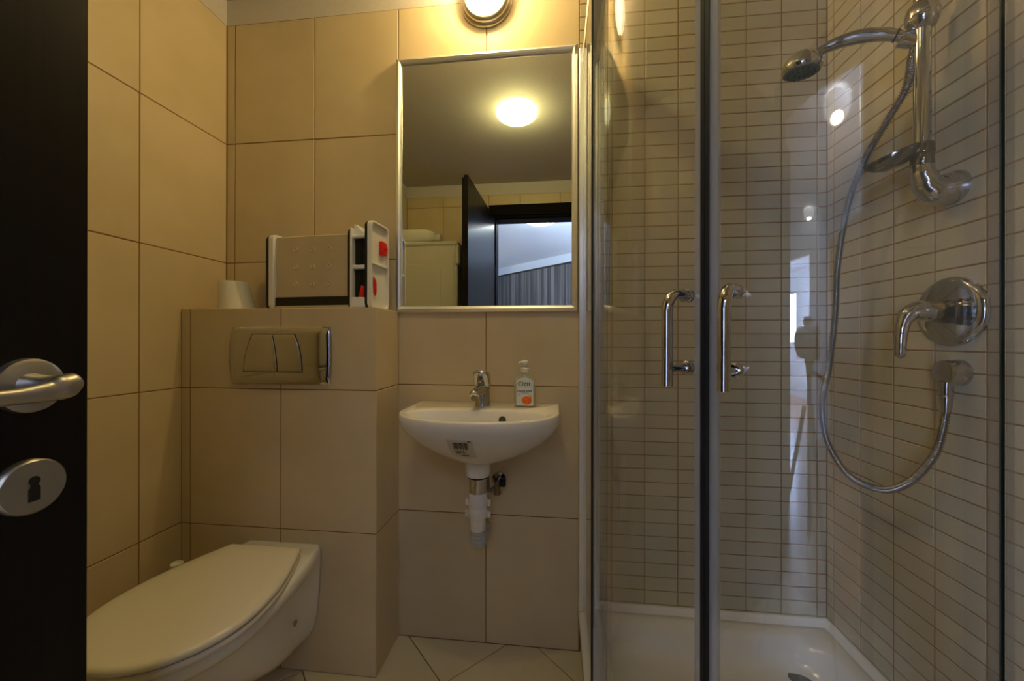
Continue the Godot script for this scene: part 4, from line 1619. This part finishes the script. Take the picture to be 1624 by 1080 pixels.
func shower_fittings() -> void:
	# riser rail
	var x := 1.358
	var z := 0.392
	var o := thing("shower_rail", "vertical chrome shower rail with curved wall brackets on the right wall", "shower rail", Vector3(XR, 1.39, z))
	var st := mb()
	var lx := x - XR
	tube(st, [Vector3(lx, 0.055, 0), Vector3(lx, 0.70, 0)], 0.0145, 28)
	part("rail", st, M.chrome, o)
	for s in 2:
		st = mb()
		var f := 1.0 if s == 0 else -1.0
		var b := 0.0 if s == 0 else 0.745
		var pts := [Vector3(lx, b + 0.066 * f, 0), Vector3(lx, b + 0.050 * f, 0), Vector3(lx + 0.003, b + 0.028 * f, 0), Vector3(lx + 0.011, b + 0.008 * f, 0.0), Vector3(lx + 0.027, b - 0.004 * f, 0.0), Vector3(-0.013, b - 0.003 * f, 0.0), Vector3(0.004, b, 0.0)]
		tube(st, curve(pts, 6), ramp([0.0165, 0.0178, 0.0215, 0.0255, 0.030, 0.034, 0.0365], 6), 32)
		part("bracket", st, M.chrome, o)
		st = mb()
		lathe(st, [Vector2(0.0, -0.034), Vector2(0.0185, -0.034), Vector2(0.0195, -0.031), Vector2(0.0195, -0.012), Vector2(0.0185, -0.010)], 32, at(lx, b + 0.084 * f + (0.0 if s == 0 else 0.02), 0))
		lathe(st, [Vector2(0.0185, -0.010), Vector2(0.0205, -0.008), Vector2(0.0205, 0.010), Vector2(0.0185, 0.013), Vector2(0.0, 0.013)], 32, at(lx, b + 0.084 * f + (0.0 if s == 0 else 0.02), 0))
		part("collar", st, M.chrome_dark, o)
	# soap dish: a shallow leaf-shaped tray held by the lower collar
	st = mb()
	var rings := []
	for e in [[-0.020, 0.35], [-0.013, 0.72], [-0.002, 0.94], [0.007, 1.0], [0.009, 0.985], [0.001, 0.9], [-0.008, 0.6]]:
		var ring := PackedVector3Array()
		for k in 36:
			var a := TAU * k / 36.0
			ring.append(Vector3(0.050 * cos(a) * e[1], e[0], -0.034 * sin(a) * e[1] * (1.0 + 0.25 * cos(a))))
		rings.append(ring)
	loft(st, rings)
	var dish := part("soap_dish", st, M.chrome_dark, o)
	dish.position = Vector3(lx - 0.044, 0.076, -0.020)
	dish.rotation = Vector3(0.10, -0.42, 0.30)
	# slider with the holder for the hand shower
	st = mb()
	lathe(st, [Vector2(0.0145, -0.030), Vector2(0.022, -0.026), Vector2(0.0275, -0.012), Vector2(0.0285, 0.004), Vector2(0.026, 0.018), Vector2(0.020, 0.027), Vector2(0.0145, 0.030)], 32, at(lx, 0.377, 0))
	var sl := part("slider", st, M.chrome, o)
	st = mb()
	tube(st, curve([Vector3(lx + 0.006, 0.372, -0.004), Vector3(lx - 0.002, 0.352, -0.018), Vector3(lx - 0.016, 0.335, -0.012)], 6), ramp([0.013, 0.014, 0.0165], 6), 24)
	tube(st, [Vector3(lx - 0.002, 0.327, -0.008), Vector3(lx - 0.032, 0.342, -0.016)], [0.0145, 0.0165], 24)
	part("holder", st, M.chrome, sl)

	# hand shower
	var hs := thing("hand_shower", "chrome hand shower with a round dark spray face, held on the rail", "hand shower", Vector3(XR + lx, 1.72, z))
	st = mb()
	var hp := curve([Vector3(-0.002, 0.003, -0.006), Vector3(-0.034, 0.020, -0.016), Vector3(-0.060, 0.033, -0.026), Vector3(-0.095, 0.044, -0.042), Vector3(-0.130, 0.045, -0.058), Vector3(-0.158, 0.038, -0.070), Vector3(-0.178, 0.028, -0.078)], 6)
	tube(st, hp, ramp([0.010, 0.0115, 0.0135, 0.0150, 0.0135, 0.0105, 0.0105], 6), 24)
	part("handle", st, M.chrome, hs)
	st = mb()
	tube(st, [Vector3(-0.036, 0.021, -0.0168), Vector3(-0.039, 0.0225, -0.018)], 0.0130, 24)
	part("handle_ring", st, M.rubber, hs)
	var hb := along(Vector3(-0.03, -1.0, -0.10))
	var hc := Vector3(-0.195, 0.014, -0.082)
	st = mb()
	lathe(st, [Vector2(0.0, -0.030), Vector2(0.014, -0.029), Vector2(0.028, -0.022), Vector2(0.038, -0.009), Vector2(0.0425, 0.005), Vector2(0.0425, 0.012), Vector2(0.0395, 0.017), Vector2(0.037, 0.0185), Vector2(0.036, 0.017), Vector2(0.0, 0.016)].map(func(p): return Vector2(p.x, p.y)), 40, Transform3D(hb, hc))
	part("spray_head", st, M.chrome, hs)
	st = mb()
	lathe(st, [Vector2(0.036, 0.0165), Vector2(0.034, 0.0195), Vector2(0.022, 0.0205), Vector2(0.020, 0.0195), Vector2(0.0, 0.0195)], 40, Transform3D(hb, hc))
	var face := part("spray_face", st, M.grey_plastic, hs)
	st = mb()
	for ring_no in 2:
		var cnt: int = [10, 16][ring_no]
		for k in cnt:
			var a := TAU * k / cnt
			var rr: float = [0.014, 0.028][ring_no]
			lathe(st, [Vector2(0.0016, 0.0195), Vector2(0.0012, 0.0225), Vector2(0, 0.0226)], 8, Transform3D(hb, hc) * at(rr * cos(a), 0, rr * sin(a)))
	part("nozzles", st, M.rubber, face)

	# hose: ribbed metal, from the holder down in a loop and up to the wall outlet
	var hose := thing("shower_hose", "ribbed chrome shower hose hanging in a loop between hand shower and wall outlet", "hose", Vector3(XR - 0.04, 0.93, 0.446))
	var base := hose.position
	var way := [Vector3(1.352, 1.712, 0.384), Vector3(1.348, 1.690, 0.381), Vector3(1.341, 1.622, 0.374), Vector3(1.335, 1.568, 0.326), Vector3(1.330, 1.504, 0.268), Vector3(1.330, 1.413, 0.217), Vector3(1.335, 1.268, 0.175), Vector3(1.34, 1.129, 0.157), Vector3(1.345, 0.987, 0.126), Vector3(1.35, 0.873, 0.089), Vector3(1.352, 0.767, 0.106), Vector3(1.354, 0.694, 0.186), Vector3(1.358, 0.692, 0.284), Vector3(1.364, 0.734, 0.352), Vector3(1.378, 0.806, 0.394), Vector3(1.387, 0.866, 0.404), Vector3(1.3912, 0.912, 0.406), Vector3(1.3915, 0.935, 0.406)]
	var fine := curve(way, 30)
	var even := []
	var acc := 0.0
	var stepw := 0.00085
	for i in fine.size() - 1:
		var seg: float = fine[i].distance_to(fine[i + 1])
		while acc < seg:
			even.append((fine[i] as Vector3).lerp(fine[i + 1], acc / seg) - base)
			acc += stepw
		acc -= seg
	var rad := []
	for k in even.size():
		rad.append([0.0060, 0.0060, 0.0080, 0.0087, 0.0080, 0.0062][k % 6])
	st = mb()
	tube(st, even, rad, 14)
	part("hose_body", st, M.hose_metal, hose)
	st = mb()
	var tip: Vector3 = way[way.size() - 1] - base
	tube(st, [tip + Vector3(0, -0.030, 0), tip + Vector3(0, -0.010, 0), tip + Vector3(0, 0.004, 0)], [0.0085, 0.0105, 0.0115], 20)
	part("hose_nut", st, M.chrome, hose)

	# wall outlet
	var e := thing("wall_outlet", "round chrome hose outlet on the shower wall below the mixer", "outlet", Vector3(XR, 0.990, 0.404))
	st = mb()
	lathe(st, [Vector2(0.028, 0.0), Vector2(0.028, 0.003), Vector2(0.0265, 0.005), Vector2(0.0265, 0.030), Vector2(0.025, 0.033), Vector2(0.021, 0.034), Vector2(0, 0.0345)], 40, Transform3D(along(Vector3(-1, 0, 0)), Vector3.ZERO))
	part("body", st, M.chrome, e)
	st = mb()
	lathe(st, [Vector2(0, -0.052), Vector2(0.0115, -0.052), Vector2(0.0125, -0.050), Vector2(0.0125, -0.030), Vector2(0.0135, -0.02), Vector2(0.0, -0.015)], 24, at(-0.0290, 0, 0.002))
	part("nipple", st, M.chrome, e)

	# mixer
	var m := thing("shower_mixer", "chrome shower mixer with a round plate and a hooked lever on the right wall", "mixer", Vector3(XR, 1.121, 0.388))
	st = mb()
	lathe(st, [Vector2(0.0755, 0.0), Vector2(0.0760, 0.004), Vector2(0.0740, 0.009), Vector2(0.0690, 0.013), Vector2(0.0630, 0.0145), Vector2(0.0600, 0.0135), Vector2(0.057, 0.012), Vector2(0.0, 0.012)], 64, Transform3D(along(Vector3(-1, 0, 0)), Vector3.ZERO))
	part("plate", st, M.chrome, m)
	st = mb()
	lathe(st, [Vector2(0.026, 0.010), Vector2(0.0245, 0.014), Vector2(0.0225, 0.018), Vector2(0.0225, 0.034)], 36, Transform3D(along(Vector3(-1, 0, 0)), Vector3.ZERO))
	part("cartridge_sleeve", st, M.chrome_dark, m)
	st = mb()
	var lp := curve([Vector3(-0.030, 0.0, 0.0), Vector3(-0.044, 0.001, 0.0), Vector3(-0.066, 0.003, 0.001), Vector3(-0.086, -0.004, 0.002), Vector3(-0.099, -0.026, 0.003), Vector3(-0.104, -0.060, 0.003), Vector3(-0.105, -0.092, 0.003), Vector3(-0.105, -0.096, 0.003)], 6)
	tube(st, lp, ramp([0.0225, 0.0225, 0.0215, 0.0175, 0.0125, 0.0105, 0.0100, 0.007], 6), 28)
	part("lever", st, M.chrome, m)
	for s in [Vector2(0.038, 0.030), Vector2(0.0, -0.046)]:
		st = mb()
		lathe(st, [Vector2(0.0032, 0.0118), Vector2(0.003, 0.0125), Vector2(0.0, 0.0126)], 12, Transform3D(along(Vector3(-1, 0, 0)), Vector3(0, s.x * 0.6, s.y)))
		part("screw", st, M.rubber, m)


# ------------------------------------------------------------------ seen in the mirror: stacked machines
func machines() -> void:
	var zc := 1.495
	for k in 2:
		var y := [0.0, 0.865][k] as float
		var o := thing(["washing_machine", "tumble_dryer"][k], ["white front-loading washing machine under the dryer in the front left corner", "white dryer stacked on the washing machine, its side panel seen in the mirror"][k], "appliance", Vector3(-0.372, y, zc))
		var st := mb()
		bx(st, Vector3(-0.285, 0.012, -0.295), Vector3(0.270, 0.835, 0.295), 0.012)
		part("cabinet", st, M.appliance, o)
		st = mb()
		bx(st, Vector3(-0.29, 0.833, -0.298), Vector3(0.285, 0.862, 0.298), 0.008)
		part("top_plate", st, M.appliance, o)
		st = mb()
		bx(st, Vector3(0.262, 0.70, -0.297), Vector3(0.298, 0.840, 0.297), 0.012)
		part("control_panel", st, M.appliance, o)
		st = mb()
		bx(st, Vector3(0.266, 0.03, -0.293), Vector3(0.282, 0.695, 0.293), 0.006)
		part("front_panel", st, M.appliance, o)
		st = mb()
		lathe(st, [Vector2(0, 0.030), Vector2(0.12, 0.030), Vector2(0.165, 0.022), Vector2(0.185, 0.010), Vector2(0.188, 0.0)], 48, Transform3D(along(Vector3(1, 0, 0)), Vector3(0.282, 0.40, 0)))
		var dr := part("porthole", st, M.black, o)
		st = mb()
		lathe(st, [Vector2(0.188, 0.0), Vector2(0.190, 0.012), Vector2(0.205, 0.010), Vector2(0.208, 0.0)], 48, Transform3D(along(Vector3(1, 0, 0)), Vector3(0.282, 0.40, 0)))
		part("porthole_ring", st, M.grey_plastic, dr)
		st = mb()
		lathe(st, [Vector2(0.026, 0.0), Vector2(0.025, 0.022), Vector2(0.022, 0.026), Vector2(0.0, 0.027)], 32, Transform3D(along(Vector3(1, 0, 0)), Vector3(0.297, 0.775, -0.15)))
		part("dial", st, M.chrome, o)
		# stamped panel on the side: a raised frame
		st = mb()
		prism(st, PackedVector2Array([Vector2(-0.20, 0.10), Vector2(0.09, 0.10), Vector2(0.12, 0.13), Vector2(0.12, 0.68), Vector2(0.09, 0.71), Vector2(-0.20, 0.71), Vector2(-0.23, 0.68), Vector2(-0.23, 0.13)]), 0.0035, 0.003, Transform3D(Basis(Vector3.UP, PI), Vector3(-0.06, 0, -0.2945)))
		part("side_panel", st, M.appliance, o)
		for q in 4:
			st = mb()
			lathe(st, [Vector2(0, 0), Vector2(0.02, 0), Vector2(0.018, 0.016), Vector2(0, 0.016)], 16, at([-0.24, 0.22][q % 2], -0.001 if k == 1 else 0.0, [-0.25, 0.25][q / 2]))
			part("foot", st, M.rubber, o)
	# white plastic canister lying on top
	var c := thing("plastic_canister", "white plastic canister lying on top of the stacked dryer", "canister", Vector3(-0.46, 1.728, 1.30))
	var st := mb()
	var rings := []
	for e in [[-0.19, 0.046, 0.045], [-0.18, 0.053, 0.055], [0.12, 0.053, 0.055], [0.135, 0.050, 0.052], [0.185, 0.030, 0.034], [0.19, 0.027, 0.030]]:
		var ring := PackedVector3Array()
		for k in 28:
			var a := TAU * k / 28.0
			ring.append(Vector3(e[0], 0.053 + signf(sin(a)) * pow(absf(sin(a)), 0.6) * e[1], signf(cos(a)) * pow(absf(cos(a)), 0.6) * e[2]))
		ring.reverse()
		rings.append(ring)
	loft(st, rings)
	part("body", st, M.appliance, c)
	st = mb()
	lathe(st, [Vector2(0.026, 0.0), Vector2(0.028, 0.002), Vector2(0.028, 0.038), Vector2(0.025, 0.042), Vector2(0, 0.042)], 28, Transform3D(along(Vector3(1, 0, 0)), Vector3(0.188, 0.047, 0)))
	part("cap", st, M.appliance, c)


# ------------------------------------------------------------------ seen in the shower glass: the photographer's camera
func camera_on_tripod() -> void:
	var o := thing("camera_tripod", "black camera on a slim tripod in the doorway, reflected in the curved shower glass", "tripod", Vector3(EYE.x, 0, EYE.z), YAW)
	var y := EYE.y
	var st := mb()
	var back := Basis(Vector3.RIGHT, PI / 2)   # lathe axis along +z, away from the scene
	bx(st, Vector3(-0.070, y - 0.055, 0.125), Vector3(0.070, y + 0.045, 0.175), 0.010)
	bx(st, Vector3(-0.078, y - 0.050, 0.105), Vector3(-0.045, y + 0.040, 0.178), 0.012)
	bx(st, Vector3(-0.030, y + 0.040, 0.110), Vector3(0.030, y + 0.075, 0.170), 0.014)
	var body := part("camera_body", st, M.black, o)
	st = mb()
	lathe(st, [Vector2(0.0, 0.060), Vector2(0.030, 0.058), Vector2(0.034, 0.038), Vector2(0.039, 0.036), Vector2(0.039, 0.075), Vector2(0.034, 0.080), Vector2(0.034, 0.128), Vector2(0.0, 0.128)], 36, Transform3D(back, Vector3(0, y, 0)))
	part("lens", st, M.black, body)
	st = mb()
	lathe(st, [Vector2(0, y - 0.20), Vector2(0.014, y - 0.20), Vector2(0.014, y - 0.11), Vector2(0.022, y - 0.10), Vector2(0.022, y - 0.075), Vector2(0.030, y - 0.068), Vector2(0.030, y - 0.055), Vector2(0, y - 0.055)], 24, at(0, 0, 0.15))
	tube(st, [Vector3(0.01, y - 0.09, 0.15), Vector3(0.06, y - 0.13, 0.30)], 0.007, 12)
	part("tripod_head", st, M.grey_plastic, o)
	st = mb()
	tube(st, [Vector3(0, 0.45, 0.15), Vector3(0, y - 0.18, 0.15)], 0.012, 16)
	part("centre_column", st, M.grey_plastic, o)
	for k in 3:
		var a := TAU * k / 3.0 + PI / 2
		var foot := Vector3(cos(a) * 0.36, 0.008, 0.15 + sin(a) * 0.36)
		var top := Vector3(cos(a) * 0.03, y - 0.20, 0.15 + sin(a) * 0.03)
		st = mb()
		tube(st, [top, top.lerp(foot, 0.5)], 0.013, 14)
		tube(st, [top.lerp(foot, 0.48), top.lerp(foot, 0.98)], 0.010, 14)
		var leg := part("leg", st, M.grey_plastic, o)
		st = mb()
		tube(st, [top.lerp(foot, 0.47), top.lerp(foot, 0.51)], 0.017, 14)
		part("leg_clamp", st, M.black, leg)
		st = mb()
		tube(st, [top.lerp(foot, 0.975), foot], [0.011, 0.014], 12)
		part("rubber_foot", st, M.rubber, leg)
